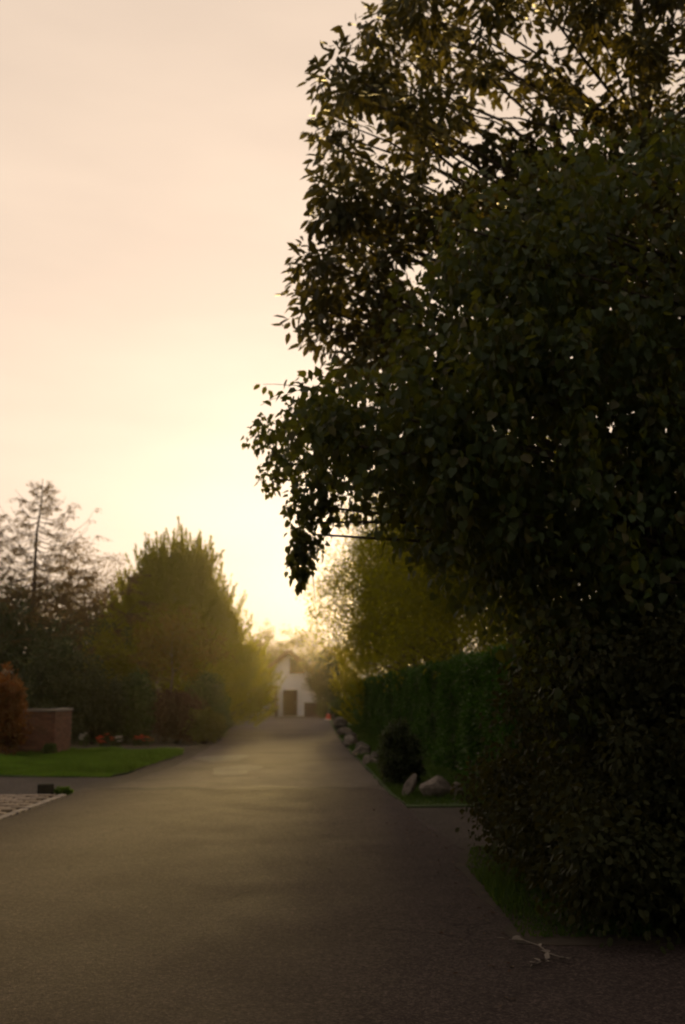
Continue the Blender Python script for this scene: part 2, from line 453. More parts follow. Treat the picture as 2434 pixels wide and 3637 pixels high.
# the near length was resurfaced: it lies a finger's width over the old road and ends in an uneven joint
joint = [(-3.43 + 0.18 * i, 17.35 + 0.10 * math.sin(i * 0.9) + random.uniform(-0.05, 0.05)) for i in range(28)]
near = [(1.85, 9.2), (2.2, 8.1), (8.9, 8.1), (8.9, -11.9), (-4.36, -11.9), (-4.26, 2), (-3.96, 9), (-3.76, 13.4), (-3.66, 15.4)]
nb = [(p[0] - 0.02, p[1]) for p in RR if 11 < p[1] < 17.1]
patch = near + joint + list(reversed(nb))
sheet('road_resurfacing', patch, 0.012, M['road_new'], deep=0.03)
# side lane behind the lawn, drive in front of it, drive on the right
sheet('lane', [(-2.8, 30.9), (-3.0, 32.6), (-16, 34.2), (-16, 30.6), (-6.3, 30.2)], -0.004, M['drive'])
sheet('drive', [(-2.9, 19.4), (-3.55, 20.1), (-14, 21.2), (-14, 17.0), (-3.6, 16.4), (-3.3, 17.3)], -0.006, M['drive'])
sheet('side_drive', [(1.5, 10.9), (1.5, 14.5), (10, 14.9), (10, 10.9)], -0.004, M['drive'])
# repair patches and shallow ruts in the old part
def blob(name, cx, cy, rx, ry, z, mat, seed):
    r = random.Random(seed)
    n = 26; ph = [r.uniform(0, 6.28) for _ in range(4)]
    pts = []
    for i in range(n):
        a = 2 * math.pi * i / n
        k = 1 + 0.16 * math.sin(2 * a + ph[0]) + 0.12 * math.sin(3 * a + ph[1]) + 0.08 * math.sin(5 * a + ph[2])
        pts.append((cx + rx * k * math.cos(a), cy + ry * k * math.sin(a)))
    return sheet(name, pts, z, mat)
M['patch_pale'] = asphalt('pale_repair', 0.135, 0.8, (1.0, 0.90, 0.82))
M['patch_dark'] = asphalt('joint_shade_asphalt', 0.045, 0.8, (1.0, 0.88, 0.80))  # dark tone for the dip's shadow along the joint
blob('road_repair', -1.75, 26.0, 0.55, 1.6, 0.005, M['patch_pale'], 1)
blob('road_repair', -1.2, 22.0, 0.5, 1.5, 0.005, M['patch_pale'], 2)
jt = [(-3.3 + 0.16 * i, 17.42 + 0.10 * math.sin(i * 0.8) + random.uniform(-.03, .03)) for i in range(31)]
jb = [(x, y + 0.20 + 0.16 * math.sin(i * 0.37) + 0.22 * math.exp(-((x + 1.9) / 0.6) ** 2) + random.uniform(-.03, .03)) for i, (x, y) in enumerate(jt)]
sheet('joint_shade', jt + jb[::-1], 0.0045, M['patch_dark'])  # dark strip past the joint: shadow of a dip put into the colour

# lawn on the left, verge on the right
LAWN = [(-12, 21.6), (-3.62, 20.1), (-3.42, 21.2), (-3.25, 24.8), (-3.0, 28.0), (-3.2, 29.6), (-3.85, 30.2), (-6.2, 29.9), (-12, 30.2)]
sheet('lawn', wobble(LAWN, 0.5, 0.05, 5), 0.006, M['turf'], deep=0.05)
VERGE = [(p[0] + 0.02, p[1]) for p in RR if p[1] > 14.7] + [(9, 74), (9, 14.75), (1.65, 14.6)]
sheet('verge', wobble(VERGE, 0.6, 0.03, 6), 0.010, M['turf'], deep=0.05)
VERGE2 = [(1.46, 6.55), (1.50, 8.0), (1.55, 9.5), (1.80, 10.95), (8, 10.95), (8, 6.4)]
sheet('verge', wobble(VERGE2, 0.22, 0.06, 8), 0.0165, M['soil'], deep=0.05)

def poly_pts(poly, n, seed):
    r = np.random.default_rng(seed)
    P = np.array(poly); lo = P.min(0); hi = P.max(0)
    out = []
    while sum(len(a) for a in out) < n:
        q = lo + r.random((n, 2)) * (hi - lo)
        ins = np.zeros(n, bool); j = len(P) - 1
        for i in range(len(P)):
            c = ((P[i, 1] > q[:, 1]) != (P[j, 1] > q[:, 1])) & (q[:, 0] < (P[j, 0] - P[i, 0]) * (q[:, 1] - P[i, 1]) / (P[j, 1] - P[i, 1] + 1e-9) + P[i, 0])
            ins ^= c; j = i
        out.append(q[ins])
    return np.concatenate(out)[:n]

def grass(name, poly, n, hgt, mat, label, seed, z=0.0):
    q = poly_pts(poly, n, seed); r = np.random.default_rng(seed + 100)
    C = np.column_stack([q, np.full(n, z)])
    tuft = np.array([mnoise.noise((x * 0.8, y * 0.8, seed)) for x, y in q])
    A = np.column_stack([r.normal(0, .38, n), r.normal(0, .38, n), np.ones(n)])
    N = np.column_stack([r.normal(0, 1, n), r.normal(0, 1, n), np.zeros(n)]) + 1e-3
    L = hgt * (0.6 + 0.8 * r.random(n)) * (1 + 2.2 * np.clip(tuft, -.25, .9))
    o = link(name, leaf_mesh(name, C, A, N, L, 0.012 + 0.008 * r.random(n), BLADE), mat)
    return tag(o, label, 'grass', kind='stuff')
LAWN_IN = wobble([(-8.5, 21.4), (-3.60, 20.05), (-3.38, 21.3), (-3.22, 24.8), (-2.98, 28.0), (-3.18, 29.6), (-3.9, 30.1), (-8.5, 30.0)], 0.3, 0.07, 15)
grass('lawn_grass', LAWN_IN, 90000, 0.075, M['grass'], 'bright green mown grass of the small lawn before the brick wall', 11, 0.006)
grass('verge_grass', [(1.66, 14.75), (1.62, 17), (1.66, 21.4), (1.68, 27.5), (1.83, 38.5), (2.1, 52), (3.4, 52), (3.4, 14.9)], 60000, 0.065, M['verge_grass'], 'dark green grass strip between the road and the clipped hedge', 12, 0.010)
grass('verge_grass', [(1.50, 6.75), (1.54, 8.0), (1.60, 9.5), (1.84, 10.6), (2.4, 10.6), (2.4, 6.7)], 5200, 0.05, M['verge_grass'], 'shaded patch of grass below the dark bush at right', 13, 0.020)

# ------------------------------------------------------------------ leaf cloud growth
def cloud(centers, radii, per, r, leafL, leafW, up=0.3, droop=0.5, out=0.7, squash=0.8, shell=0.45):
    """leaves gathered in clumps; returns base points, axes, normals, lengths, widths"""
    centers = np.asarray(centers); k = len(centers)
    radii = np.broadcast_to(np.asarray(radii, dtype=float), (k,))
    idx = np.repeat(np.arange(k), per); n = len(idx)
    d = unit(r.normal(size=(n, 3)))
    rad = r.random(n) ** shell
    off = d * (rad * radii[idx])[:, None]; off[:, 2] *= squash
    C = centers[idx] + off
    A = d * out + r.normal(size=(n, 3)) * 0.45
    A[:, 2] += -droop
    N = r.normal(size=(n, 3)) * 0.7; N[:, 2] += up + 0.3
    s = 0.7 + 0.6 * r.random(n)
    return C, A, N, leafL * s, leafW * s * (0.85 + 0.3 * r.random(n))

def ellipsoid_clumps(c, rad, n, r, shell=0.35, zmin=-0.95, lump=0.12):
    d = unit(r.normal(size=(n * 3, 3)))
    d = d[d[:, 2] > zmin][:n]
    m = len(d)
    s = (r.random(m) ** shell) * (1 + r.normal(size=m) * lump)
    return np.array(c) + d * s[:, None] * np.array(rad)

def wood(base, top, r0, targets, rr, nseg=8, r1=0.03, start=0.3, lim_r=0.35, lean_w=0.03):
    """trunk with limbs reaching to the given points"""
    mb = MB()
    base = Vector(base); top = Vector(top)
    P = curve_pts(base, top, 0.0, nseg, lean_w, rr)
    P[0].z = base.z - 0.05
    RRr = [r0 * (1 - i / (nseg - 1)) + r1 * (i / (nseg - 1)) for i in range(nseg)]
    RRr[0] *= 1.35
    mb.tube(P, RRr, 9)
    for t in targets:
        t = Vector(t)
        best = min(range(nseg), key=lambda i: abs(P[i].z - (t.z - 0.45 * (Vector((t.x, t.y, 0)) - Vector((P[i].x, P[i].y, 0))).length)) + (5 if i < start * nseg else 0))
        a = P[best]
        rl = max(0.008, RRr[best] * lim_r)
        mb.tube(curve_pts(a, t, 0.10, 7, 0.10, rr), [rl * (1 - 0.82 * i / 6) for i in range(7)], 5)
    return mb

# ------------------------------------------------------------------ the two big trees on the right
def in_poly(x, y, P):
    c = False; j = len(P) - 1
    for i in range(len(P)):
        if (P[i][1] > y) != (P[j][1] > y) and x < (P[j][0] - P[i][0]) * (y - P[i][1]) / (P[j][1] - P[i][1]) + P[i][0]:
            c = not c
        j = i
    return c

def leaf_parts(root, C, A, N, L, W, shape, mat, nkeep, seed):
    """the leaves that show largest become leaf objects of their own; returns the rest"""
    r = np.random.default_rng(seed)
    fwd = np.array(_f); q = C - np.array([0, 0, CAM_Z])
    z = q @ fwd
    px = 1217 + (q @ np.array(_r)) / z * FPX; py = 1818.5 - (q @ np.array(_u)) / z * FPX
    ok = (z > 2) & (px > 40) & (px < 2400) & (py > 40) & (py < 3600)
    size = np.where(ok, L * W / np.maximum(z, .1) ** 2, 0)
    pick = np.argsort(-size)[:nkeep]
    protos = []
    for k in range(3):
        sh = np.array(shape[0]); sh = sh.copy(); sh[:, 2] *= (0.6, 1.0, 1.6)[k]
        me = mesh_np('leaf', sh, shape[1]) if len({len(f) for f in shape[1]}) == 1 else None
        me.materials.append(mat); protos.append(me)
    Au = unit(A); B = unit(np.cross(N, Au)); Nu = np.cross(Au, B)
    inv = root.matrix_world.inverted()
    for n, i in enumerate(pick):
        o = bpy.data.objects.new('leaf', protos[n % 3]); COL.objects.link(o); o.parent = root
        m = Matrix(((Au[i, 0] * L[i], B[i, 0] * W[i], Nu[i, 0] * W[i], C[i, 0] - root.location.x),
                    (Au[i, 1] * L[i], B[i, 1] * W[i], Nu[i, 1] * W[i], C[i, 1] - root.location.y),
                    (Au[i, 2] * L[i], B[i, 2] * W[i], Nu[i, 2] * W[i], C[i, 2] - root.location.z),
                    (0, 0, 0, 1)))
        o.matrix_basis = m
    keep = np.ones(len(C), bool); keep[pick] = False
    return C[keep], A[keep], N[keep], L[keep], W[keep]

def shift(me, v):
    me.transform(Matrix.Translation(-Vector(v)))

def region_clumps(poly, n, d0, d1, r, holes=(), box=None, hole_keep=0.12):
    xs = [p[0] for p in poly]; ys = [p[1] for p in poly]
    out = []; guard = 0
    while len(out) < n and guard < n * 60:
        guard += 1
        x = r.uniform(min(xs), max(xs)); y = r.uniform(min(ys), max(ys))
        if not in_poly(x, y, poly): continue
        if any(in_poly(x, y, h) for h in holes) and r.random() > hole_keep: continue
        out.append(at(x, y, r.uniform(d0, d1)))
    return np.array(out)

# tall dark tree: long leaves in drooping whorls, its crown reaching over the road
r1 = np.random.default_rng(21); rr1 = random.Random(21)
T1 = empty('evergreen_tree', (5.6, 12.5, 0))
tag(T1, 'tall dark evergreen tree with long drooping leaves overhanging the road, sky showing through', 'tree')
poly1 = [(1420, -60), (1300, 90), (1215, 170), (1190, 260), (1180, 420), (1200, 520), (1195, 640), (1185, 760), (1210, 850), (1115, 920), (1110, 1010), (1130, 1150), (1160, 1260), (1230, 1420), (1700, 1500), (2600, 1300), (3300, 700), (3100, -500), (2400, -1000), (1700, -700)]
holes1 = [[(1930, 180), (2010, 120), (2090, 200), (2000, 300)], [(2180, 60), (2330, 40), (2330, 110), (2200, 130)], [(2110, 240), (2220, 170), (2280, 250), (2170, 330)], [(1470, 560), (1560, 470), (1640, 520), (1600, 640), (1440, 640)], [(1680, 420), (1720, 330), (1900, 300), (1930, 400), (1850, 500), (1720, 500)], [(1560, 260), (1680, 250), (1700, 330), (1590, 360)], [(1770, 130), (1900, 110), (1900, 200), (1790, 200)], [(1960, 430), (2140, 440), (2130, 580), (1940, 590)], [(1430, 930), (1580, 900), (1590, 1090), (1440, 1130)], [(1800, 540), (1700, 560), (1560, 620), (1640, 680), (1860, 640)]]
cl1 = region_clumps(poly1, 720, 10.0, 13.0, r1, holes1, hole_keep=0.0)
# fringe whorls on the outline
fr = []
for (x, y) in [(1400, 20), (1330, 60), (1255, 110), (1190, 220), (1160, 270), (1175, 330), (1150, 460), (1165, 510), (1215, 590), (1170, 640), (1165, 700), (1155, 770), (1190, 820), (1220, 560), (1210, 420), (1230, 330), (1260, 700), (1240, 800), (1090, 920), (1075, 960), (1120, 990), (1090, 1040), (1085, 1150), (1120, 1210), (1115, 1110)]:
    fr.append(at(x + r1.uniform(-10, 20), y + r1.uniform(-15, 15), r1.uniform(10.3, 12.5)))
# overhead part, out of the picture, roofing the verge
over = np.column_stack([r1.uniform(2.0, 8.0, 120), r1.uniform(2.0, 7.5, 120), r1.uniform(8.5, 12.0, 120)])
over = over[over[:, 0] > over[:, 1] * 0.44 + 1.0]
a = cloud(cl1, r1.uniform(.20, .40, len(cl1)), 62, r1, 0.145, 0.060, 0.5, 0.55, 0.8, 0.75)
b = cloud(np.array(fr), 0.24, 46, r1, 0.15, 0.056, 0.4, 0.5, 0.9, 0.9)
c_ = cloud(over, r1.uniform(.5, .8, len(over)), 36, r1, 0.15, 0.06, 0.5, 0.5, 0.8)
D = [np.concatenate(t) for t in zip(a, b, c_)]
D = leaf_parts(T1, *D, OVAL, M['laurel'], 300, 5)
me = leaf_mesh('crown', *D, OVAL); shift(me, T1.location)
o = link('crown', me, M['laurel'], T1); o['kind'] = 'stuff'
tg = [Vector(p) for p in cl1[::4]] + [Vector(p) for p in fr]
mb = wood((5.6, 12.5, 0), (4.6, 12.0, 11.5), 0.26, tg, rr1, 10, 0.05, 0.25, 0.30)
# bare forked twigs seen against the sky in the gaps of the crown
for k in range(26):
    x = rr1.uniform(1500, 2050); y = rr1.uniform(260, 640); dd = rr1.uniform(10.5, 12.5)
    p = at(x, y, dd); q = at(x + rr1.uniform(-190, -60), y + rr1.uniform(-120, 90), dd + rr1.uniform(-.4, .4))
    mb.tube(curve_pts(p, q, 0.05, 6, 0.12, rr1), [0.016 * (1 - 0.13 * i) for i in range(6)], 5)
o = mb.build('trunk', M['bark'], T1, True); o.data.transform(Matrix.Translation(-T1.location))

# broad lime-like tree in front, boughs hanging almost to the ground
r2 = np.random.default_rng(22); rr2 = random.Random(22)
T2 = empty('drooping_tree', (5.4, 8.9, 0))
tag(T2, 'broad tree with heart-shaped leaves, boughs hanging down beside the road', 'tree')
poly2 = [(1420, 1180), (1500, 900), (1620, 790), (1900, 640), (2250, 520), (3300, 420), (3500, 2600), (1900, 2600), (1900, 2380), (1820, 2200), (1680, 2030), (1530, 1920), (1360, 1790), (1250, 1720), (1150, 1660), (1090, 1600), (1120, 1400), (1200, 1330), (1300, 1260)]
cl2 = region_clumps(poly2, 560, 7.6, 10.2, r2)
fr2 = []
for (x, y) in [(920, 1550), (950, 1530), (1000, 1560), (1040, 1500), (1080, 1540), (1010, 1620), (970, 1700), (1000, 1670), (1070, 1640), (1100, 1480), (1130, 1430), (1040, 1600), (1120, 1560), (1090, 1720), (1060, 1800), (1075, 1860), (1060, 1920), (1085, 1960), (1110, 1890), (1130, 1800), (1160, 1700), (1190, 1600), (1160, 1480), (1180, 1820), (1060, 1780), (1100, 1760)]:
    fr2.append(at(x + r2.uniform(-12, 12), y + r2.uniform(-12, 12), r2.uniform(9.0, 10.4)))
a = cloud(cl2, r2.uniform(.30, .55, len(cl2)), 85, r2, 0.085, 0.066, 0.3, 0.85, 0.5, 1.0)
b = cloud(np.array(fr2), 0.16, 60, r2, 0.062, 0.046, 0.3, 0.8, 0.5, 1.2)
# hanging streamers
st = []
for k in range(60):
    x = r2.uniform(1500, 2300); y = r2.uniform(1000, 1800) ; dd = r2.uniform(7.2, 7.9)
    L_ = r2.uniform(0.4, 0.9)
    p = at(x, y, dd)
    for j in range(5): st.append((p.x + r2.normal(0, .03), p.y + r2.normal(0, .03), p.z - L_ * j / 5))
for (x, y, L_) in [(1060, 1940, 0.35), (1075, 1900, .5), (1130, 1600, .7), (1160, 1700, .6)]:
    p = at(x, y, 9.4)
    for j in range(5): st.append((p.x + r2.normal(0, .03), p.y + r2.normal(0, .03), p.z - L_ * j / 5))
c_ = cloud(np.array(st), 0.10, 9, r2, 0.085, 0.07, 0.1, 1.0, 0.4, 1.2)
over = np.column_stack([r2.uniform(2.2, 8.0, 130), r2.uniform(1.0, 8.0, 130), r2.uniform(4.5, 8.0, 130)])
over = over[over[:, 0] > over[:, 1] * 0.44 + 1.0]
d_ = cloud(over, r2.uniform(.5, .8, len(over)), 40, r2, 0.11, 0.09, 0.3, 0.7, 0.5)
D = [np.concatenate(t) for t in zip(a, b, c_, d_)]
D = leaf_parts(T2, *D, HEART, M['lime'], 300, 6)
me = leaf_mesh('crown', *D, HEART); shift(me, T2.location)
o = link('crown', me, M['lime'], T2); o['kind'] = 'stuff'
tg = [Vector(p) for p in cl2[::5]] + [Vector(p) for p in fr2[::3]]
mb = wood((5.4, 8.9, 0), (4.9, 9.3, 7.6), 0.24, tg, rr2, 9, 0.05, 0.2, 0.28)
for (x0, y0, x1_, y1_) in [(1180, 1360, 925, 1440), (1160, 1400, 935, 1365), (1120, 1880, 1062, 2060), (1100, 1950, 1120, 2130), (1200, 1480, 915, 1560)]:
    mb.tube(curve_pts(at(x0, y0, 9.6), at(x1_, y1_, 9.5), 0.10, 7, 0.04, rr2), [0.006 - 0.0006 * i for i in range(7)], 5)
o = mb.build('trunk', M['bark'], T2, True); o.data.transform(Matrix.Translation(-T2.location))
# two leaves at the tip of the bare twig
C = np.array([at(925, 1365, 9.5), at(945, 1372, 9.5), at(955, 1385, 9.5)]); n = len(C)
me = leaf_mesh('twig_leaf', C, np.array([(-.6, 0, -.5), (-.3, .2, -.8), (.4, 0, -.8)]), np.array([(.1, -1, .3)] * n), 0.09, 0.05, OVAL); shift(me, T2.location)
link('twig_leaf', me, M['lime'], T2)

# dark ivy-clad bush at the kerb, right foreground
r3 = np.random.default_rng(23)
B1 = empty('dark_bush', (3.6, 8.6, 0))
tag(B1, 'large dark bush filling the lower right, reaching down to the kerb', 'bush')
cl = np.concatenate([ellipsoid_clumps((3.65, 8.7, 1.1), (1.62, 2.1, 1.7), 420, r3, 0.25, -0.75),
                     ellipsoid_clumps((4.6, 10.6, 1.4), (2.0, 1.6, 1.7), 160, r3, 0.25, -0.8),
                     ellipsoid_clumps((3.9, 7.4, 0.95), (2.3, 1.1, 1.4), 260, r3, 0.25, -0.75)])
cl = np.concatenate([cl, np.column_stack([r3.uniform(1.85, 6.5, 190), r3.uniform(6.35, 7.2, 190), r3.uniform(.1, .9, 190)]), np.column_stack([r3.uniform(1.9, 2.5, 90), r3.uniform(6.7, 10.6, 90), r3.uniform(.1, .8, 90)])])
cl = cl[cl[:, 2] > 0.08]
D = cloud(cl, r3.uniform(.18, .34, len(cl)), 110, r3, 0.055, 0.035, 0.3, 0.6, 0.6, 1.0)
D = [d[D[0][:, 2] > 0.03] for d in D]
me = leaf_mesh('foliage', *D, OVAL); shift(me, B1.location)
o = link('foliage', me, M['ivy'], B1); o['kind'] = 'stuff'
mb = MB()
for k in range(14):
    p = Vector((3.6 + random.uniform(-.25, .25), 8.6 + random.uniform(-.25, .25), -0.05))
    q = Vector(cl[random.randrange(len(cl))])
    mb.tube(curve_pts(p, q, 0.15, 6, 0.1), [0.035 * (1 - 0.15 * i) for i in range(6)], 5)
o = mb.build('stem', M['twig'], B1, True); o.data.transform(Matrix.Translation(-B1.location))

# ------------------------------------------------------------------ clipped hedge on the right
def hedge(name, x0, x1, y0, y1, h, n, leaf, mat, label, seed):
    r = np.random.default_rng(seed)
    root = empty(name, ((x0 + x1) / 2, (y0 + y1) / 2, 0)); tag(root, label, 'hedge')
    def wav(y, z): return 0.07 * np.sin(y * 1.9 + z) + 0.05 * np.sin(y * 4.3 + 1) + 0.04 * np.sin(z * 5 + y)
    area = np.array([(y1 - y0) * h, (y1 - y0) * (x1 - x0), (x1 - x0) * h * 2]); pr = area / area.sum()
    k = r.choice(3, n, p=pr)
    # nearer parts carry more leaves, as they show larger
    t = r.random(n) ** 1.6
    Y = y0 + t * (y1 - y0); Z = r.random(n) * h; X = x0 + r.random(n) * (x1 - x0)
    X = np.where(k == 0, x0 + wav(Y, Z), X); nx = np.where(k == 0, -1.0, 0)
    Z = np.where(k == 1, h + 0.05 * np.sin(Y * 1.3) + 0.04 * np.sin(Y * 3.1), Z); nz = np.where(k == 1, 1.0, 0)
    ends = k == 2
    e = r.random(n) < 0.5
    Y = np.where(ends, np.where(e, y0, y1), Y); ny = np.where(ends, np.where(e, -1.0, 1.0), 0)
    C = np.column_stack([X, Y, Z]) + r.normal(size=(n, 3)) * 0.035
    C[:, 2] = np.maximum(C[:, 2], 0.03)
    A = np.column_stack([nx, ny, nz]) * 0.7 + r.normal(size=(n, 3)) * 0.55; A[:, 2] += 0.15
    N = r.normal(size=(n, 3)); N[:, 2] += 0.6
    me = leaf_mesh('foliage', C, A, N, leaf * (0.7 + 0.6 * r.random(n)), leaf * 0.55, DIAM); shift(me, root.location)
    o = link('foliage', me, mat, root); o['kind'] = 'stuff'
    ny_ = int((y1 - y0) / 0.5); mb = MB()
    prof = [(x0 + 0.1, 0.0), (x0 + 0.09, h * .5), (x0 + 0.12, h - 0.09), (x1 - 0.12, h - 0.09), (x1 - 0.09, h * .5), (x1 - 0.1, 0)]
    V = []; F = []
    for i in range(ny_ + 1):
        y = y0 + 0.08 + (y1 - y0 - 0.16) * i / ny_
        for (x, z) in prof: V.append((x + 0.05 * math.sin(y * 1.9 + z), y, z - 0.02 + 0.03 * math.sin(y * 1.3)))
    for i in range(ny_):
        for j in range(5): F.append((i * 6 + j, i * 6 + j + 1, i * 6 + j + 7, i * 6 + j + 6))
    F += [tuple(range(6)), tuple(range(ny_ * 6 + 5, ny_ * 6 - 1, -1))]
    mb.add(V, F); o = mb.build('opaque_core', M['twig'], root); o.data.transform(Matrix.Translation(-root.location))  # solid core added to stop light passing through the leaves
    return root
hedge('clipped_hedge', 3.35, 4.5, 14.9, 57.5, 2.22, 150000, 0.075, M['hedge'], 'long clipped green hedge running along the right verge', 31)

# ------------------------------------------------------------------ shrubs
def shrub(name, label, c, rad, mat, n_clump, per, leaf, seed, cat='shrub', group=None, shell=0.3, aspect=0.55, cone=0.0, up=0.0, kind=DIAM, zc=None):
    r = np.random.default_rng(seed); rr = random.Random(seed)
    root = empty(name, (c[0], c[1], 0)); tag(root, label, cat, group)
    zc = rad[2] if zc is None else zc
    cl = ellipsoid_clumps((c[0], c[1], zc), rad, n_clump, r, shell, -0.92)
    if cone:
        t = np.clip((cl[:, 2]) / (2 * rad[2]), 0, 1)
        k = (1 - cone * t)[:, None]
        cl[:, :2] = np.array(c[:2]) + (cl[:, :2] - np.array(c[:2])) * k * 1.2
    rc = min(rad) * 0.28
    D = cloud(cl, r.uniform(.7, 1.3, len(cl)) * rc, per, r, leaf, leaf * aspect, 0.3, 0.25 - up, 0.7, 1.0)
    keep = D[0][:, 2] > 0.02
    D = [d[keep] for d in D]
    me = leaf_mesh('foliage', *D, kind); shift(me, root.location)
    o = link('foliage', me, mat, root); o['kind'] = 'stuff'
    mb = MB()
    for k in range(7):
        q = Vector(cl[rr.randrange(len(cl))]) - root.location
        mb.tube(curve_pts((rr.uniform(-.1, .1), rr.uniform(-.1, .1), -0.05), q * 0.92, 0.12, 6, 0.1, rr), [max(0.006, 0.02 * (1 - .15 * i)) for i in range(6)], 5)
    mb.build('stem', M['twig'], root, True)
    return root

# topiary and boulders on the verge
shrub('topiary_shrub', 'small dark egg-shaped topiary on the verge behind the two boulders', (1.93, 18.2), (0.33, 0.33, 0.53), M['darkshrub'], 260, 60, 0.05, 41, shell=0.2, cone=0.25)

def rock(name, label, loc, size, seed, mat=None, rot=0, tilt=0, group=None):
    r = random.Random(seed)
    bm = bmesh.new(); bmesh.ops.create_icosphere(bm, subdivisions=3, radius=1)
    off = Vector((r.uniform(0, 50), r.uniform(0, 50), r.uniform(0, 50)))
    cuts = [(Vector((r.uniform(-1, 1), r.uniform(-1, 1), r.uniform(-.3, 1))).normalized(), r.uniform(.55, .8)) for _ in range(9)]
    for v in bm.verts:
        p = v.co.copy()
        for n_, d_ in cuts:
            k = p.dot(n_) - d_
            if k > 0: p -= n_ * k * 0.9
        p *= 1 + 0.13 * mnoise.noise(p * 1.6 + off) + 0.07 * mnoise.noise(p * 4 + off)
        v.co = Vector((p.x * size[0], p.y * size[1], p.z * size[2]))
    me = bpy.data.meshes.new(name); bm.to_mesh(me); bm.free()
    me.transform(Euler((0, tilt, rot)).to_matrix().to_4x4())
    zmin = min(v.co.z for v in me.vertices)
    me.transform(Matrix.Translation((0, 0, -zmin - 0.25 * size[2])))
    o = link(name, me, mat or M['stone']); o.location = (loc[0], loc[1], 0)
    return tag(o, label, 'rock', group)
rock('boulder', 'large pale boulder on the verge in front of the topiary', (2.22, 15.8), (0.25, 0.20, 0.22), 51, None, 0.3)
rock('boulder', 'slim pale stone leaning beside the large boulder', (1.82, 16.0), (0.09, 0.14, 0.24), 52, None, 0.2, 0.5)
rock('boulder', 'low pale stone lying against the right side of the large boulder', (2.52, 15.75), (0.13, 0.12, 0.14), 53, None, 0.8)
for k, (x, y, s, mt, lb) in enumerate([
        (1.80, 23.3, .20, 'stone', 'pale edging stone just beyond the dark topiary'),
        (1.95, 23.9, .17, 'stone_dark', 'dark edging stone next beyond the pale one past the topiary'),
        (1.80, 26.6, .24, 'stone', 'pale upright edging stone midway along the verge'),
        (1.98, 28.4, .22, 'stone_dark', 'dark squat edging stone midway along the verge'),
        (1.86, 31.5, .26, 'stone', 'broad pale edging stone past the midway pair'),
        (2.02, 35.5, .24, 'stone_dark', 'dark edging stone past the broad pale one'),
        (2.05, 40.5, .30, 'stone', 'pale edging stone third from the far end of the row'),
        (2.25, 46.5, .32, 'stone_dark', 'dark edging stone second from the far end of the row'),
        (2.45, 52.0, .36, 'stone', 'pale edging stone at the far end of the verge row')]):
    rock('edging_stone', lb, (x, y), (s * random.uniform(.9, 1.2), s * 1.1, s * random.uniform(.7, 1.0)), 60 + k, M[mt], random.uniform(0, 3), 0, 'stones edging the right verge')

# shrubs at the left, along the lane and the road
shrub('dark_shrub', 'dark shrub directly right of the brick wall', (-6.6, 34.2), (1.2, 0.9, 1.15), M['darkshrub'], 260, 60, 0.08, 71)
shrub('dark_shrub', 'dark green shrub behind the red and white flowers', (-5.7, 34.9), (1.0, 0.8, 1.0), M['darkshrub'], 220, 60, 0.08, 72)
shrub('conical_shrub', 'bright green pointed shrub standing above the flowers', (-5.25, 34.4), (0.62, 0.6, 1.15), M['greenshrub'], 260, 70, 0.07, 73, cone=0.45, shell=0.22)
shrub('plum_shrub', 'rounded dark red-leaved shrub right of the pointed green one', (-3.95, 34.8), (0.95, 0.8, 0.85), M['plum'], 240, 60, 0.075, 74)
shrub('green_shrub', 'upright green shrub behind the slim post', (-3.2, 37.0), (0.75, 0.8, 1.15), M['greenshrub'], 220, 60, 0.08, 75, cone=0.2)
shrub('leafy_shrub', 'low yellow-green shrub at the corner of lane and road', (-2.95, 34.6), (0.62, 0.6, 0.52), M['yellowshrub'], 160, 60, 0.085, 76, up=0.4)
shrub('leafy_shrub', 'low light green shrub along the left road edge past the corner', (-3.05, 39.5), (0.6, 1.2, 0.55), M['greenshrub'], 160, 60, 0.08, 77)
shrub('round_shrub', 'rounded yellow-green shrub at the far left road edge', (-3.55, 53.5), (1.0, 1.2, 0.85), M['yellowshrub'], 220, 60, 0.09, 78)
shrub('dark_shrub', 'dark shrub left of the rounded yellow-green one far down the road', (-4.6, 48.0), (1.1, 1.2, 1.1), M['darkshrub'], 220, 55, 0.09, 79)
shrub('red_bush', 'orange-red leaved bush at the left edge before the brick wall', (-7.55, 26.6), (0.62, 0.6, 1.05), M['redbush'], 240, 70, 0.075, 80)
shrub('dark_shrub', 'tall dark green shrub behind the brick wall', (-7.6, 33.0), (1.3, 1.0, 1.7), M['darkshrub'], 280, 60, 0.09, 81)
shrub('golden_shrub', 'tall golden-brown shrub behind the dark shrubs at left', (-7.0, 38.0), (1.3, 1.1, 1.9), M['gold'], 260, 60, 0.09, 82)
shrub('clipped_bush', 'rounded clipped bush at the far end of the right hedge', (3.1, 60.5), (0.75, 0.8, 0.72), M['greenshrub'], 260, 60, 0.08, 83, shell=0.2)
shrub('clipped_bush', 'small dark clipped bush behind the traffic cone', (2.5, 72.5), (0.75, 0.6, 0.68), M['darkshrub'], 220, 55, 0.09, 84, shell=0.2)
shrub('leafy_shrub', 'light green shrub hanging before the left side of the white house', (-2.75, 74.0), (1.0, 0.9, 0.8), M['yellowshrub'], 240, 55, 0.10, 85, zc=3.05)
shrub('weed_tuft', 'low green weed tuft against the dark stone block', (-3.66, 16.74), (0.12, 0.10, 0.05), M['grass'], 40, 30, 0.05, 87)
shrub('weed_tuft', 'small weed tuft at the foot of the brick wall', (-6.35, 27.2), (0.16, 0.14, 0.16), M['greenshrub'], 40, 30, 0.06, 86)

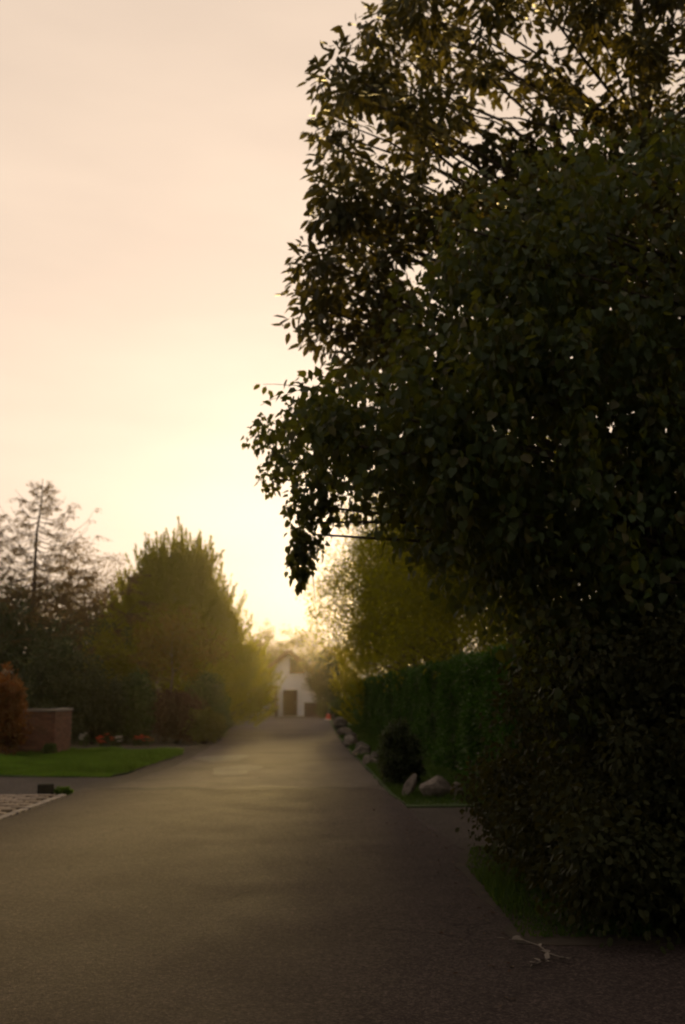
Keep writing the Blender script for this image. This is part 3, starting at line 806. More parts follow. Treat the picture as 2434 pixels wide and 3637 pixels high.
# ------------------------------------------------------------------ trees
def broad_tree(name, label, base, height, rad, mat, seed, nc=220, per=90, leaf=0.10, trunk=0.14, zc=None, tw=None, shell=0.4, aspect=0.6, bark='bark', clump=0.24, lean=(0, 0), droop=0.4):
    r = np.random.default_rng(seed); rr = random.Random(seed)
    root = empty(name, (base[0], base[1], 0)); tag(root, label, 'tree')
    zc = height - rad[2] if zc is None else zc
    c = (base[0] + lean[0], base[1] + lean[1], zc)
    cl = ellipsoid_clumps(c, rad, nc, r, shell, -0.9, 0.16)
    cl[:, 2] = np.maximum(cl[:, 2], 0.35)
    D = cloud(cl, r.uniform(.6, 1.4, len(cl)) * clump * min(rad), per, r, leaf, leaf * aspect, 0.3, droop, 0.6, 0.85)
    keep = D[0][:, 2] > 0.05
    D = [d[keep] for d in D]
    me = leaf_mesh('crown', *D, DIAM); shift(me, root.location)
    o = link('crown', me, mat, root); o['kind'] = 'stuff'
    tg = [Vector(p) for p in cl[::max(1, nc // 28)]]
    mb = wood((base[0], base[1], 0), (c[0], c[1], zc + rad[2] * 0.6), trunk, tg, rr, 8, 0.02, 0.2, 0.4)
    o = mb.build('trunk', M[bark], root, True); o.data.transform(Matrix.Translation(-root.location))
    return root

def cypress(name, label, base, height, rad, mat, seed, nspray=900, per=70, spike=1.0):
    """dense conifer of upswept pointed plumes"""
    r = np.random.default_rng(seed); rr = random.Random(seed)
    root = empty(name, (base[0], base[1], 0)); tag(root, label, 'tree')
    t = r.random(nspray) ** 0.85
    z0 = 0.25 + t * height * 0.80
    ang = r.random(nspray) * 2 * np.pi
    lim = rad * np.clip(1 - (np.clip((z0 - height * 0.20) / (height * 0.70), -0.2, 1)), 0.03, 1) ** 0.78 * (1 + 0.12 * np.sin(ang * 3 + seed) + 0.08 * np.sin(ang * 7))
    rr0 = lim * (0.45 + 0.5 * r.random(nspray) ** 0.5)
    P = np.column_stack([np.cos(ang) * rr0, np.sin(ang) * rr0, z0])
    outw = np.column_stack([np.cos(ang), np.sin(ang), np.zeros(nspray)])
    tilt = 0.55 + 1.3 * t
    Dv = unit(outw * (1.15 - 0.75 * t)[:, None] + np.column_stack([np.zeros(nspray), np.zeros(nspray), tilt]) + r.normal(size=(nspray, 3)) * 0.16)
    Ls = (0.6 + 1.1 * r.random(nspray) ** 2) * spike * 1.0
    nl = nspray // 14                                              # long leaders standing out of the outline
    pick = np.argsort(-(rr0 / lim + 0.6 * t + 0.4 * r.random(nspray)))[:nl]
    Ls[pick] = spike * (0.9 + 1.3 * r.random(nl))
    Dv[pick] = unit(outw[pick] * (1.05 - 0.75 * t[pick])[:, None] + np.array([0, 0, 0.95]) + r.normal(size=(nl, 3)) * 0.22)
    thin = np.ones(nspray); thin[pick] = 0.55
    cnt = np.full(nspray, per); cnt[pick] = per * 3
    idx = np.repeat(np.arange(nspray), cnt); n = len(idx)
    s = r.random(n)
    bend = outw[idx] * (-0.10 * s ** 2 * Ls[idx])[:, None]
    bend[:, 2] += 0.18 * s ** 2 * Ls[idx]
    wd = (0.13 * (1 - s) ** 0.9 + 0.006) * Ls[idx] * thin[idx]
    C = P[idx] + Dv[idx] * (s * Ls[idx])[:, None] + bend + r.normal(size=(n, 3)) * wd[:, None] * 0.6
    A = Dv[idx] + r.normal(size=(n, 3)) * 0.35
    N = r.normal(size=(n, 3))
    L = 0.13 * (0.6 + 0.7 * r.random(n)); W = L * 0.30
    C[:, 2] = np.maximum(C[:, 2], 0.05)
    me = leaf_mesh('crown', C, A, N, L, W, DIAM)
    o = link('crown', me, mat, root); o['kind'] = 'stuff'
    mb = MB()
    mb.tube(curve_pts((0, 0, -0.05), (0, 0, height * 0.9), 0, 8, 0.01, rr), [0.2 * (1 - i / 8) + 0.015 for i in range(8)], 8)
    for k in range(0, nspray, max(1, nspray // 60)):
        q = Vector(P[k]); a = Vector((0, 0, max(0.2, q.z - q.xy.length * 0.5)))
        mb.tube(curve_pts(a, q, -0.05, 5, 0.05, rr), [0.03, 0.025, 0.02, 0.014, 0.008], 5)
    mb.build('trunk', M['bark'], root, True)
    return root

def bare_conifer(name, label, base, height, rad, mat, seed, n_br=80, sparse=0.45):
    """open conifer: thin whorled branches turning up at the tips, needles thinning towards the top"""
    r = np.random.default_rng(seed); rr = random.Random(seed)
    root = empty(name, (base[0], base[1], 0)); tag(root, label, 'tree')
    mb = MB()
    tp = curve_pts((0, 0, -0.05), (0.15, 0, height), 0, 10, 0.01, rr)
    mb.tube(tp, [0.13 * (1 - i / 9) ** 0.9 + 0.012 for i in range(10)], 8)
    C = []; A = []
    for k in range(n_br):
        t = (k + rr.random()) / n_br
        z = height * (0.12 + 0.86 * t)
        Lb = rad * (1 - t) ** 0.75 * rr.uniform(0.45, 1.35) + 0.25
        a = k * 2.399 + rr.uniform(-.3, .3)
        d = Vector((math.cos(a), math.sin(a), 0))
        p0 = Vector((0.15 * t, 0, z)); n = 8
        pts = []
        for i in range(n):
            s = i / (n - 1)
            pts.append(p0 + d * Lb * s + Vector((0, 0, Lb * (-0.18 * math.sin(s * 2.2) + (0.30 + 0.35 * t) * s ** 2.2))) + Vector((rr.uniform(-1, 1), rr.uniform(-1, 1), rr.uniform(-1, 1))) * 0.02 * Lb)
        mb.tube(pts, [0.03 * (1 - 0.6 * t) * (1 - 0.85 * i / (n - 1)) + 0.004 for i in range(n)], 5)
        # side twigs
        for q in range(int(5 + 9 * (1 - t))):
            i = rr.randrange(2, n); b = pts[i]
            side = Vector((-d.y, d.x, 0)) * rr.choice((-1, 1)) * rr.uniform(.5, 1) + d * 0.6 + Vector((0, 0, rr.uniform(-.5, .3)))
            e = b + side.normalized() * Lb * rr.uniform(.12, .30)
            mb.tube([b, b.lerp(e, .5) + Vector((0, 0, 0.01)), e], [0.008, 0.006, 0.003], 4)
            dens = int((70 if t < 0.55 else 26) * (1 - sparse) * (1.5 - t))
            for _ in range(dens):
                s = rr.random(); pp = b.lerp(e, s)
                C.append((pp.x + rr.gauss(0, .05), pp.y + rr.gauss(0, .05), pp.z - abs(rr.gauss(0, .06)))); A.append((side.x + rr.gauss(0, .6), side.y + rr.gauss(0, .6), rr.gauss(-.5, .6)))
    C = np.array(C); A = np.array(A); N = r.normal(size=(len(C), 3))
    L = 0.10 * (0.6 + 0.7 * r.random(len(C)))
    o = link('crown', leaf_mesh('crown', C, A, N, L, L * 0.25, DIAM), mat, root); o['kind'] = 'stuff'
    mb.build('trunk', M['bark'], root, True)
    return root

# left side
bare_conifer('open_conifer', 'tall open conifer with bare upturned branches at the left edge', (-10.1, 39.0), 10.0, 4.3, M['larch'], 101, 125, -0.35)
bare_conifer('open_conifer', 'half-hidden open conifer cut by the left picture edge', (-12.4, 41.0), 9.0, 3.4, M['larch'], 102, 90, -0.2)
broad_tree('feathery_tree', 'thin feathery tree with sky showing through, left of the big conifer', (-10.4, 50.0), 9.0, (3.1, 2.2, 3.4), M['larch'], 103, 240, 75, 0.11, 0.10, clump=0.22, shell=0.5)
cypress('plumed_conifer', 'big golden-green conifer with spiky upswept plumes left of the road', (-5.2, 45.0), 8.4, 4.3, M['cypress'], 104, 2300, 80)
cypress('plumed_conifer', 'lower conifer against the left flank of the big plumed one', (-7.4, 46.5), 6.6, 2.2, M['cypress'], 105, 700, 70, 0.8)
broad_tree('rust_tree', 'small tree with rust-tinted leaves and leaning pale trunk before the big conifer', (-4.55, 37.5), 4.7, (1.7, 1.3, 1.35), M['rust'], 106, 170, 60, 0.085, 0.055, bark='bark_pale', lean=(0.1, 0))
broad_tree('olive_tree', 'rounded olive-green tree beside the road past the big conifer', (-5.2, 56.0), 5.6, (2.1, 2.0, 2.0), M['gold'], 107, 220, 70, 0.10, 0.12)
broad_tree('dark_tree', 'dark low tree at the far left behind the brick wall', (-10.3, 36.5), 5.2, (2.2, 1.8, 2.3), M['darkshrub'], 108, 220, 70, 0.10, 0.12)
broad_tree('dark_tree', 'dark rounded tree between the open conifer and the golden shrub', (-8.6, 42.5), 4.8, (1.9, 1.5, 2.1), M['darkshrub'], 109, 200, 70, 0.10, 0.12)
broad_tree('end_tree', 'golden-green tree at the road end left of the house gable', (-4.5, 70.0), 5.3, (1.9, 2.0, 1.5), M['gold'], 110, 220, 70, 0.11, 0.12)
broad_tree('end_tree', 'taller golden tree behind the carport', (-4.6, 86.0), 6.6, (3.0, 2.0, 3.0), M['fargreen'], 111, 200, 70, 0.14, 0.14)
# unseen trees added behind and left of the viewer to shade the near road
broad_tree('added_shade_tree', 'broad tree added for shade over the near road behind the viewer', (-5.6, -3.5), 11.5, (7.5, 6.0, 2.6), M['ivy'], 115, 260, 60, 0.24, 0.3, shell=0.5, clump=0.34, lean=(4.0, -1.5))
broad_tree('added_shade_tree', 'broad tree added for shade off to the left of the near road', (-8.2, 3.6), 11.0, (3.4, 3.4, 4.8), M['ivy'], 116, 240, 60, 0.2, 0.25, shell=0.5, clump=0.3)
broad_tree('added_shade_tree', 'tall tree added for shade beside the road behind the viewer, to the left', (-7.5, -11.0), 12.0, (5.0, 3.5, 5.6), M['ivy'], 117, 300, 60, 0.26, 0.3, shell=0.5, clump=0.3)
broad_tree('added_shade_tree', 'tall tree added for shade beside the road behind the viewer, to the right', (5.0, -9.0), 12.0, (5.0, 3.5, 5.6), M['ivy'], 118, 300, 60, 0.26, 0.3, shell=0.5, clump=0.3)
broad_tree('added_shade_tree', 'tall tree added for shade left of the road, out beyond the paved apron', (-9.8, 9.8), 12.0, (3.4, 3.4, 5.4), M['ivy'], 119, 260, 60, 0.24, 0.28, shell=0.5, clump=0.3)
# right side
broad_tree('golden_tree', 'golden-green tree rising over the near half of the hedge', (5.6, 24.0), 8.8, (3.0, 3.0, 3.3), M['gold'], 121, 480, 95, 0.095, 0.16, lean=(-0.9, 0))
broad_tree('golden_tree', 'olive-gold tree over the middle of the hedge', (5.6, 32.0), 8.3, (3.0, 3.0, 3.1), M['gold'], 122, 400, 90, 0.10, 0.16, lean=(-0.8, 0))
cypress('plumed_conifer', 'golden conifer at the right of the sky gap above the hedge end', (5.2, 47.0), 8.6, 2.9, M['cypress'], 123, 1000, 70)
broad_tree('golden_tree', 'tallest golden-green tree right of the sky gap, leaning over the hedge', (5.3, 40.0), 9.0, (3.0, 2.6, 3.3), M['gold'], 130, 480, 85, 0.105, 0.16, lean=(-1.45, 0))
broad_tree('golden_tree', 'olive tree beside the far end of the hedge', (6.1, 61.0), 6.8, (3.0, 2.4, 2.5), M['gold'], 124, 280, 80, 0.11, 0.15)
broad_tree('dark_tree', 'dark green tree covering the right side of the white house', (2.85, 74.5), 4.7, (1.9, 1.6, 2.1), M['darkshrub'], 125, 240, 70, 0.12, 0.13)
broad_tree('brown_tree', 'brown-green tree above the dark one right of the house', (3.2, 79.0), 6.0, (2.3, 1.8, 2.5), M['fargreen'], 126, 220, 70, 0.13, 0.13)
broad_tree('far_tree', 'low treetop behind the roof of the white house', (0.8, 103.0), 8.5, (3.6, 2.5, 3.6), M['fargreen'], 127, 180, 60, 0.17, 0.16)
broad_tree('far_tree', 'low treetop left behind the white house', (-3.4, 106.0), 8.9, (3.4, 2.5, 3.6), M['fargreen'], 128, 180, 60, 0.17, 0.16)
broad_tree('garden_tree', 'dark tree behind the near hedge, under the drooping boughs', (7.6, 17.0), 6.8, (2.9, 2.6, 3.2), M['ivy'], 129, 260, 85, 0.10, 0.16)
broad_tree('garden_tree', 'dark shrubby tree just behind the middle of the hedge', (7.4, 35.0), 5.6, (2.9, 2.4, 2.7), M['darkshrub'], 131, 300, 80, 0.11, 0.15)
for k, (x, y, h_, s, lb) in enumerate([(-16, 60, 8.4, 3.6, 'far tree behind the feathery tree at left'), (-11.5, 66, 7.6, 3.4, 'far tree behind the low conifer at left'), (-18, 52, 7.5, 3.3, 'far tree behind the open conifer at the left edge'), (-7.5, 72, 7.4, 3.2, 'far tree behind the big plumed conifer')]):
    broad_tree('far_tree', lb, (x, y), h_, (s, 2.2, h_ * 0.42), M['fargreen'], 140 + k, 170, 60, 0.15, 0.15)

# ------------------------------------------------------------------ brick wall at left
def brick_wall():
    root = empty('brick_wall', (-6.32, 27.5, 0)); tag(root, 'low red-brown brick wall corner with pale coping on the lawn', 'wall')
    L1, L2, H, T = 1.75, 2.05, 1.14, 0.215
    mb = MB(); mb.box((-L1 + .01, 0.012, -0.05), (-0.012, T - 0.012, H - 0.004)); mb.build('mortar_core', M['mortar'], root)
    mb = MB(); mb.box((-T + .012, T - 0.010, -0.05), (-0.013, L2 - 0.01, H - 0.005)); mb.build('mortar_core', M['mortar'], root)
    bw, bh, j = 0.215, 0.065, 0.010
    mb = MB(); mb.box((-bw / 2, -0.05, -bh / 2), (bw / 2, 0.05, bh / 2)); pr = mb.build('brick', M['brick'], root, bevel=0.004)
    mb = MB(); mb.box((-0.0515, -0.05, -bh / 2), (0.0515, 0.05, bh / 2)); ph = mb.build('brick', M['brick'], root, bevel=0.004)
    first = {id(pr): True, id(ph): True}
    def put(p, loc, rz):
        o = p if first.pop(id(p), False) else p.copy()
        if o.name not in COL.objects: COL.objects.link(o)
        o.parent = root
        o.location = (loc[0] + random.uniform(-.002, .002), loc[1] + random.uniform(-.002, .002), loc[2])
        o.rotation_euler = (0, 0, rz + random.uniform(-.006, .006))
    n = int(H / (bh + j))
    for c in range(n):
        z = 0.015 + bh / 2 + c * (bh + j)
        x = 0.0 if c % 2 == 0 else -(0.103 + j)
        if c % 2: put(ph, (-0.0515, 0.048, z), 0)
        while x - bw > -L1:
            put(pr, (x - bw / 2, 0.048, z), 0); x -= bw + j
        y = 0.112 if c % 2 == 0 else 0.112
        if c % 2 == 0: y = 0.112
        k = 0
        yy = y + (0 if c % 2 else 0.1125)
        if c % 2 == 0: put(ph, (-0.047, y + 0.0515, z), math.pi / 2)
        while yy + bw < L2:
            put(pr, (-0.047, yy + bw / 2, z), math.pi / 2); yy += bw + j
    mb = MB(); mb.box((-L1, -0.035, H), (0.035, T + 0.03, H + 0.07)); mb.build('coping', M['coping'], root, bevel=0.012)
    mb = MB(); mb.box((-T - 0.03, T + 0.034, H), (0.034, L2, H + 0.07)); mb.build('coping', M['coping'], root, bevel=0.012)
    return root
brick_wall()

# ------------------------------------------------------------------ setts at the left edge, dark block
root = sheet('paved_apron', [(-12, 12.6), (-3.84, 12.6), (-3.72, 15.4), (-3.62, 16.35), (-12, 17.0)], -0.012, M['mortar'])
protos = []
for k in range(4):
    mb = MB(); mb.box((-0.125, -0.085, -0.03), (0.125, 0.085, 0.03))
    o = mb.build('sett', M['sett'], root, bevel=0.014); protos.append(o)
cnt = 0
for iy in range(18):
    y = 13.15 + iy * 0.19
    xr = -3.80 + (y - 13.4) * 0.055
    for ix in range(14):
        x = xr - 0.14 - ix * 0.268 - (0.134 if iy % 2 else 0)
        px, py = to_px((x, y, 0))
        if px < -60: break
        o = protos[cnt] if cnt < 4 else protos[cnt % 4].copy()
        if cnt >= 4: COL.objects.link(o); o.parent = root
        o.location = (x, y, 0.006 + random.uniform(-.008, .008))
        o.rotation_euler = (random.uniform(-.03, .03), random.uniform(-.03, .03), random.uniform(-.03, .03))
        cnt += 1
# pale kerb course between the setts and the road
mb0 = None
for i in range(12):
    y = 13.2 + i * 0.27; x = -3.70 + (y - 13.4) * 0.045
    if mb0 is None:
        mb = MB(); mb.box((-0.06, -0.125, -0.04), (0.06, 0.125, 0.035)); o = mb0 = mb.build('kerb_stone', M['coping'], root, bevel=0.012)
    else:
        o = mb0.copy(); COL.objects.link(o); o.parent = root
    o.location = (x, y, 0.004 + random.uniform(-.006, .006)); o.rotation_euler = (0, random.uniform(-.04, .04), random.uniform(-.05, .03))
mb = MB(); mb.box((-0.13, -0.11, -0.05), (0.13, 0.11, 0.17))
o = mb.build('stone_block', M['block'], None, bevel=0.025); o.location = (-3.95, 16.75, 0); o.rotation_euler = (0, 0, 0.25)
tag(o, 'dark squared stone block at the corner of the paved drive', 'block')

# ------------------------------------------------------------------ flowers by the lane
def flower(label, px, py, mat, s, seed, n=7):
    s *= 1.0; n += 2; py -= 8
    r = np.random.default_rng(seed); rr = random.Random(seed)
    p = at(px, py, 32.4)
    root = empty('flowering_plant', (p.x, 32.4 + rr.uniform(-.15, .15), 0)); tag(root, label, 'flower', 'flowers along the lane')
    zt = max(0.14, p.z)
    mb = MB(); heads = []
    for k in range(n):
        q = Vector((rr.gauss(0, s * .35), rr.gauss(0, s * .3), zt + rr.uniform(-s * .6, s * .6)))
        mb.tube(curve_pts((0, 0, -0.03), q, 0.05, 5, 0.1, rr), [0.006, 0.005, 0.005, 0.004, 0.003], 5); heads.append(q)
    mb.build('stem', M['greenshrub'], root)
    C = []; A = []
    for q in heads:
        for j in range(6):
            a = j * 1.047 + rr.random(); C.append(q); A.append((math.cos(a), math.sin(a), rr.uniform(.1, .6)))
    C = np.array([tuple(c) for c in C]); A = np.array(A); N = np.tile((0, 0, 1.), (len(C), 1))
    link('blossom', leaf_mesh('blossom', C, A, N, s * 0.42, s * 0.36, OVAL), mat, root)
    nl = 60; C = np.column_stack([r.normal(0, s * .5, nl), r.normal(0, s * .4, nl), r.random(nl) * zt * .85])
    A = r.normal(size=(nl, 3)); A[:, 2] += .4
    link('foliage', leaf_mesh('foliage', C, A, r.normal(size=(nl, 3)), 0.09, 0.035, DIAM), M['darkshrub'], root)
flower('white flowers nearest the brick wall', 294, 2628, M['petal_white'], 0.16, 201)
flower('small white flowers raised just right of the ones by the wall', 305, 2612, M['petal_white'], 0.09, 202, 4)
flower('tall bright red-orange flowers, largest in the row', 362, 2632, M['petal_red'], 0.22, 203, 10)
flower('small red-orange flowers beside the white pair', 398, 2632, M['petal_red'], 0.13, 204, 5)
flower('small white flowers left of the white pair', 413, 2628, M['petal_white'], 0.11, 205, 4)
flower('white flowers right of the white pair', 427, 2632, M['petal_white'], 0.14, 206, 6)
flower('faint red flowers third from the right end of the row', 483, 2628, M['petal_red'], 0.13, 207, 5)
flower('red flowers second from the right end of the row', 503, 2628, M['petal_red'], 0.17, 208, 7)
flower('yellow-orange flowers at the right end of the row', 524, 2632, M['petal_orange'], 0.16, 209, 6)

# ------------------------------------------------------------------ slim posts
mb = MB(); mb.tube([(0, 0, -.05), (0.01, 0, 1.0), (0.0, 0, 1.75)], [0.055, 0.052, 0.05], 10); mb.lathe([(0.058, 1.75), (0.05, 1.79), (0.02, 1.81)], 10)
o = mb.build('garden_post', M['post'], None); o.location = (-3.55, 40.5, 0); tag(o, 'slim pale wooden post between the shrubs left of the road', 'post')
mb = MB(); mb.box((-0.05, -0.05, -.05), (0.05, 0.05, 0.52)); mb.lathe([(0.055, 0.5), (0.05, .56), (0.02, .58)], 8)
o = mb.build('marker_post', M['post'], None, bevel=0.004); o.location = (2.28, 56.5, 0); tag(o, 'short grey marker post at the far right road edge', 'post')

# ------------------------------------------------------------------ traffic cone
root = empty('traffic_cone', (2.35, 67.0, 0)); tag(root, 'leaning traffic cone with red foot and white upper part at the road end', 'cone')
root.rotation_euler = (0, R(9), 0)
mb = MB(); mb.box((-0.24, -0.24, 0.0), (0.24, 0.24, 0.05)); mb.build('base', M['cone_white'], root, bevel=0.015)
mb = MB(); mb.lathe([(0.185, 0.05), (0.175, 0.09), (0.125, 0.40)], 20); mb.build('red_band', M['cone_red'], root, True)
mb = MB(); mb.lathe([(0.1255, 0.401), (0.05, 0.92), (0.038, 1.0), (0.02, 1.01)], 20); mb.build('white_sleeve', M['cone_white'], root, True)

# ------------------------------------------------------------------ white house at the road end
def house():
    HX, HY = -0.35, 82.0
    root = empty('white_house', (HX, HY, 0)); tag(root, 'small white gabled house with brown roof at the end of the road', 'house')
    W_, E_, A_ = 3.3, 2.1, 5.15                                   # half width, eaves height, apex height
    D_ = 9.0
    mb = MB(); mb.prism([(-W_, -0.05), (W_, -0.05), (W_, E_), (0, A_), (-W_, E_)], 'y', 0, D_); mb.build('wall', M['render_white'], root)
    sl = math.atan2(A_ - E_, W_)
    for s in (-1, 1):
        n = Vector((s * math.sin(sl), 0, math.cos(sl))); t = Vector((s * math.cos(sl), 0, -math.sin(sl)))
        Ls = math.hypot(W_, A_ - E_) + 0.35
        a = Vector((0, -0.35, A_)) + n * 0.02; b = a + t * Ls
        mb = MB(); c = n * 0.14
        V = [a, b, b + c, a + c]; V = V + [v + Vector((0, D_ + .7, 0)) for v in V]
        mb.add(V, [(0, 1, 2, 3), (7, 6, 5, 4), (0, 4, 5, 1), (1, 5, 6, 2), (2, 6, 7, 3), (3, 7, 4, 0)])
        rf = mb.build('roof', M['roof'], root)
        mb = MB(); a2 = Vector((0, -0.39, A_)) + n * 0.02 - n * 0.20; b2 = a2 + t * Ls; c = n * 0.37
        V = [a2, b2, b2 + c, a2 + c]; V = V + [v + Vector((0, 0.035, 0)) for v in V]
        mb.add(V, [(0, 1, 2, 3), (7, 6, 5, 4), (0, 4, 5, 1), (1, 5, 6, 2), (2, 6, 7, 3), (3, 7, 4, 0)])
        mb.build('fascia', M['fascia'], rf)
    # brown window right of the middle
    def window(x0, x1, z0, z1):
        mb = MB(); fw = 0.07
        for (a, b) in (((x0, z0), (x1, z0 + fw)), ((x0, z1 - fw), (x1, z1)), ((x0, z0 + fw), (x0 + fw, z1 - fw)), ((x1 - fw, z0 + fw), (x1, z1 - fw)), (((x0 + x1) / 2 - .03, z0 + fw), ((x0 + x1) / 2 + .03, z1 - fw))):
            mb.box((a[0], -0.06, a[1]), (b[0], 0.03, b[1]))
        wn = mb.build('window', M['timber'], root)
        for a, b in ((x0 + fw, (x0 + x1) / 2 - .03), ((x0 + x1) / 2 + .03, x1 - fw)):
            mb = MB(); mb.box((a, -0.02, z0 + fw), (b, -0.012, z1 - fw)); mb.build('pane', M['glass'], wn)
        mb = MB(); mb.box((x0 - .05, -0.12, z0 - .06), (x1 + .05, -0.003, z0 - 0.002)); mb.build('sill', M['timber'], wn)
    window(0.10, 1.30, 3.42, 4.55)
    # brown-boarded door
    mb = MB(); mb.box((-0.42, -0.05, 0), (0.72, -0.003, 2.02)); dr = mb.build('door', M['timber'], root)
    for i in range(5):
        x = -0.36 + i * 0.205
        mb = MB(); mb.box((x, -0.072, 0.08), (x + 0.19, -0.0505, 1.94)); mb.build('board', M['timber'], dr, bevel=0.004)
    mb = MB(); mb.box((0.58, -0.11, 0.98), (0.62, -0.073, 1.12)); mb.build('handle', M['alloy'], dr)
    mb = MB(); mb.box((-0.98, -0.5, -.05), (-0.55, -0.10, 2.1)); mb.build('pier', M['render_white'], root)
    return root
house()
# carport left of the house
root = empty('carport', (-2.9, 80.0, 0)); tag(root, 'dark timber carport sheltering the car left of the white house', 'carport')
mb = MB(); mb.box((-2.1, -0.6, 2.15), (1.75, 5.5, 2.33)); mb.build('roof', M['timber'], root)
for x in (-1.95, 1.6):
    for y in (-0.4, 5.2):
        mb = MB(); mb.box((x - .07, y - .07, -.05), (x + .07, y + .07, 2.148)); mb.build('post', M['timber'], root)
mb = MB(); mb.box((-2.05, 5.35, -0.05), (1.7, 5.45, 2.147)); mb.build('back_wall', M['timber'], root)
for i in range(18):
    mb = MB(); x = -2.0 + i * 0.205; mb.box((x, 5.31, 0.0), (x + 0.19, 5.348, 2.14)); mb.build('board', M['timber'], root)
# low brown wall right of the door
root = empty('garden_wall', (1.45, 78.0, 0)); tag(root, 'low brown garden wall right of the house door', 'wall')
mb = MB(); mb.box((-0.55, 0, -.05), (1.0, 0.22, 1.0)); mb.build('masonry', surf('brown_masonry', [(0.3, (0.09, 0.06, 0.045)), (0.7, (0.16, 0.11, 0.085))], 5, 0.9, 0.5, 20, 0.01), root, bevel=0.01)
mb = MB(); mb.box((-0.58, -0.03, 1.001), (1.03, 0.25, 1.06)); mb.build('coping', M['coping'], root, bevel=0.01)

# ------------------------------------------------------------------ parked car in the carport
def car():
    root = empty('parked_car', (-2.05, 79.6, 0)); tag(root, 'dark car parked nose-in under the carport', 'car')
    prof = [(0.05, 0.30), (0.0, 0.55), (0.04, 0.95), (0.35, 1.02), (0.75, 1.40), (1.2, 1.46), (2.2, 1.42), (2.85, 1.02), (3.85, 0.90), (4.1, 0.62), (4.05, 0.30)]
    def half(y, z): return 0.86 if z < 0.6 else 0.88 if z < 0.98 else 0.88 - (z - 0.98) * 0.55
    V = []; n = len(prof)
    for s in (-1, 1):
        for y, z in prof: V.append((s * half(y, z), y, z))
    F = [tuple(range(n)), tuple(range(2 * n - 1, n - 1, -1))] + [(i, i + n, (i + 1) % n + n, (i + 1) % n) for i in range(n)]
    mb = MB(); mb.add(V, F); mb.build('body', M['carpaint'], root, bevel=0.03)
    # rear window, side windows
    def quad(name, P, mat, off):
        P = [Vector(p) for p in P]; nrm = (P[1] - P[0]).cross(P[3] - P[0]).normalized() * off
        mb = MB(); mb.add(P + [p + nrm for p in P], [(3, 2, 1, 0), (4, 5, 6, 7), (0, 1, 5, 4), (1, 2, 6, 5), (2, 3, 7, 6), (3, 0, 4, 7)])
        return mb.build(name, mat, root)
    quad('rear_window', [(-0.70, 0.385, 1.06), (0.70, 0.385, 1.06), (0.60, 0.71, 1.365), (-0.60, 0.71, 1.365)], M['glass'], 0.012)
    for s in (-1, 1):
        P = [(s * 0.862, 0.75, 1.03), (s * 0.862, 2.6, 1.03), (s * 0.67, 2.15, 1.37), (s * 0.67, 0.95, 1.37)]
        quad('side_window', P if s > 0 else P[::-1], M['glass'], 0.012)
        mb = MB(); mb.box((s * 0.78 - .08, -0.025, 0.70), (s * 0.78 + .08, 0.06, 0.90)); mb.build('tail_light', M['redlens'], root, bevel=0.01)
    mb = MB(); mb.box((-0.26, -0.03, 0.62), (0.26, 0.02, 0.73)); mb.build('number_plate', M['plate'], root)
    mb = MB(); mb.box((-0.87, -0.06, 0.34), (0.87, 0.10, 0.52)); mb.build('bumper', M['rubber'], root, bevel=0.03)
    for s in (-1, 1):
        for y in (0.75, 3.25):
            mb = MB(); mb.lathe([(0.20, -0.09), (0.31, -0.10), (0.325, -0.06), (0.325, 0.06), (0.31, 0.10), (0.20, 0.09)], 20)
            wh = mb.build('wheel', M['rubber'], root, True); wh.rotation_euler = (0, R(90), 0); wh.location = (s * 0.80, y, 0.325)
            mb = MB(); mb.lathe([(0.205, -0.092), (0.05, -0.08), (0.05, 0.08), (0.205, 0.092)], 16); rm = mb.build('rim', M['alloy'], wh)
car()

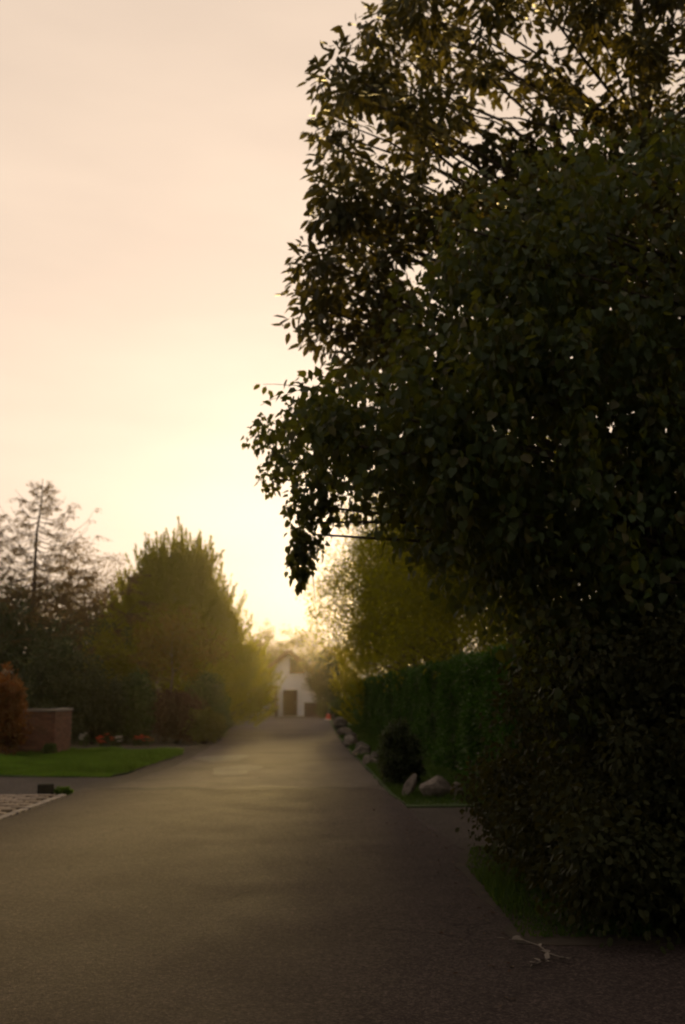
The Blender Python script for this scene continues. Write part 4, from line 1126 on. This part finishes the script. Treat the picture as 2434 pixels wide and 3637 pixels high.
# ------------------------------------------------------------------ pale dry twig on the ground, right foreground
def dry_twig():
    rr = random.Random(301); r = np.random.default_rng(301)
    root = empty('fallen_twig', (1.52, 6.15, 0)); tag(root, 'pale dry twig with curled leaves lying by the dark bush', 'twig')
    pts = [(-0.15, 0.42, 0.05), (-0.08, 0.36, 0.06), (0.0, 0.24, 0.05), (0.02, 0.10, 0.04), (-0.01, 0.0, 0.035), (-0.10, -0.08, 0.03)]
    mb = MB(); mb.tube(pts, [.002, .003, .004, .005, .004, .002], 6)
    mb.tube([pts[3], (0.07, 0.04, 0.035), (0.13, 0.02, 0.03)], [.006, .004, .003], 5)
    mb.build('stem', M['dry_leaf'], root)
    C = []; A = []
    for p in pts[::1] + [(0.12, 0.02, .03), (-.08, -.07, .03), (-.05, -.04, .03)]:
        for k in range(2): C.append((p[0] + rr.gauss(0, .012), p[1] + rr.gauss(0, .012), p[2])); A.append((rr.gauss(0, 1), rr.gauss(0, 1), rr.gauss(.1, .3)))
    protos = None
    for c, a in zip(C, A):
        me = leaf_mesh('leaf', np.array([(0, 0, 0.)]), np.array([a]), np.array([(rr.gauss(0, .4), rr.gauss(0, .4), 1)]), 0.06, 0.03, OVAL)
        o = link('leaf', me, M['dry_leaf'], root); o.location = c
dry_twig()

# ------------------------------------------------------------------ fallen leaves along the right-hand edge and the drive mouth
rl = np.random.default_rng(305); n = 170
yy = 5.2 + 11.5 * rl.random(n); xx = np.interp(yy, [p[1] for p in RR], [p[0] for p in RR]) - np.abs(rl.normal(0, 0.28, n)) + 0.10
C = np.column_stack([xx, yy, np.full(n, 0.017) + 0.006 * rl.random(n)])
A = np.column_stack([rl.normal(size=n), rl.normal(size=n), rl.normal(0, .12, n)]); N = np.column_stack([rl.normal(0, .25, n), rl.normal(0, .25, n), np.ones(n)])
lt = link('leaf_litter', leaf_mesh('leaf_litter', C, A, N, 0.02 + 0.03 * rl.random(n), 0.013 + 0.012 * rl.random(n), OVAL), M['plum'])
tag(lt, 'small fallen leaves strewn along the right road edge', 'leaves', kind='stuff')

# ------------------------------------------------------------------ thin glowing air, added in place of lens flare
mb = MB(); mb.box((-152, -42, -1.1), (152, 162, 15.5))
m = bpy.data.materials.new('glow_haze'); m.use_nodes = True; n_ = m.node_tree
n_.nodes.remove(n_.nodes['Principled BSDF'])
pv = n_.nodes.new('ShaderNodeVolumePrincipled')
pv.inputs['Color'].default_value = (1.0, 0.92, 0.78, 1)
pv.inputs['Density'].default_value = 0.00022
pv.inputs['Anisotropy'].default_value = 0.88
n_.links.new(pv.outputs[0], n_.nodes['Material Output'].inputs['Volume'])
hz = mb.build('glow_haze', m); tag(hz, 'thin golden veil added to stand for lens glow', 'glow_haze', kind='stuff')
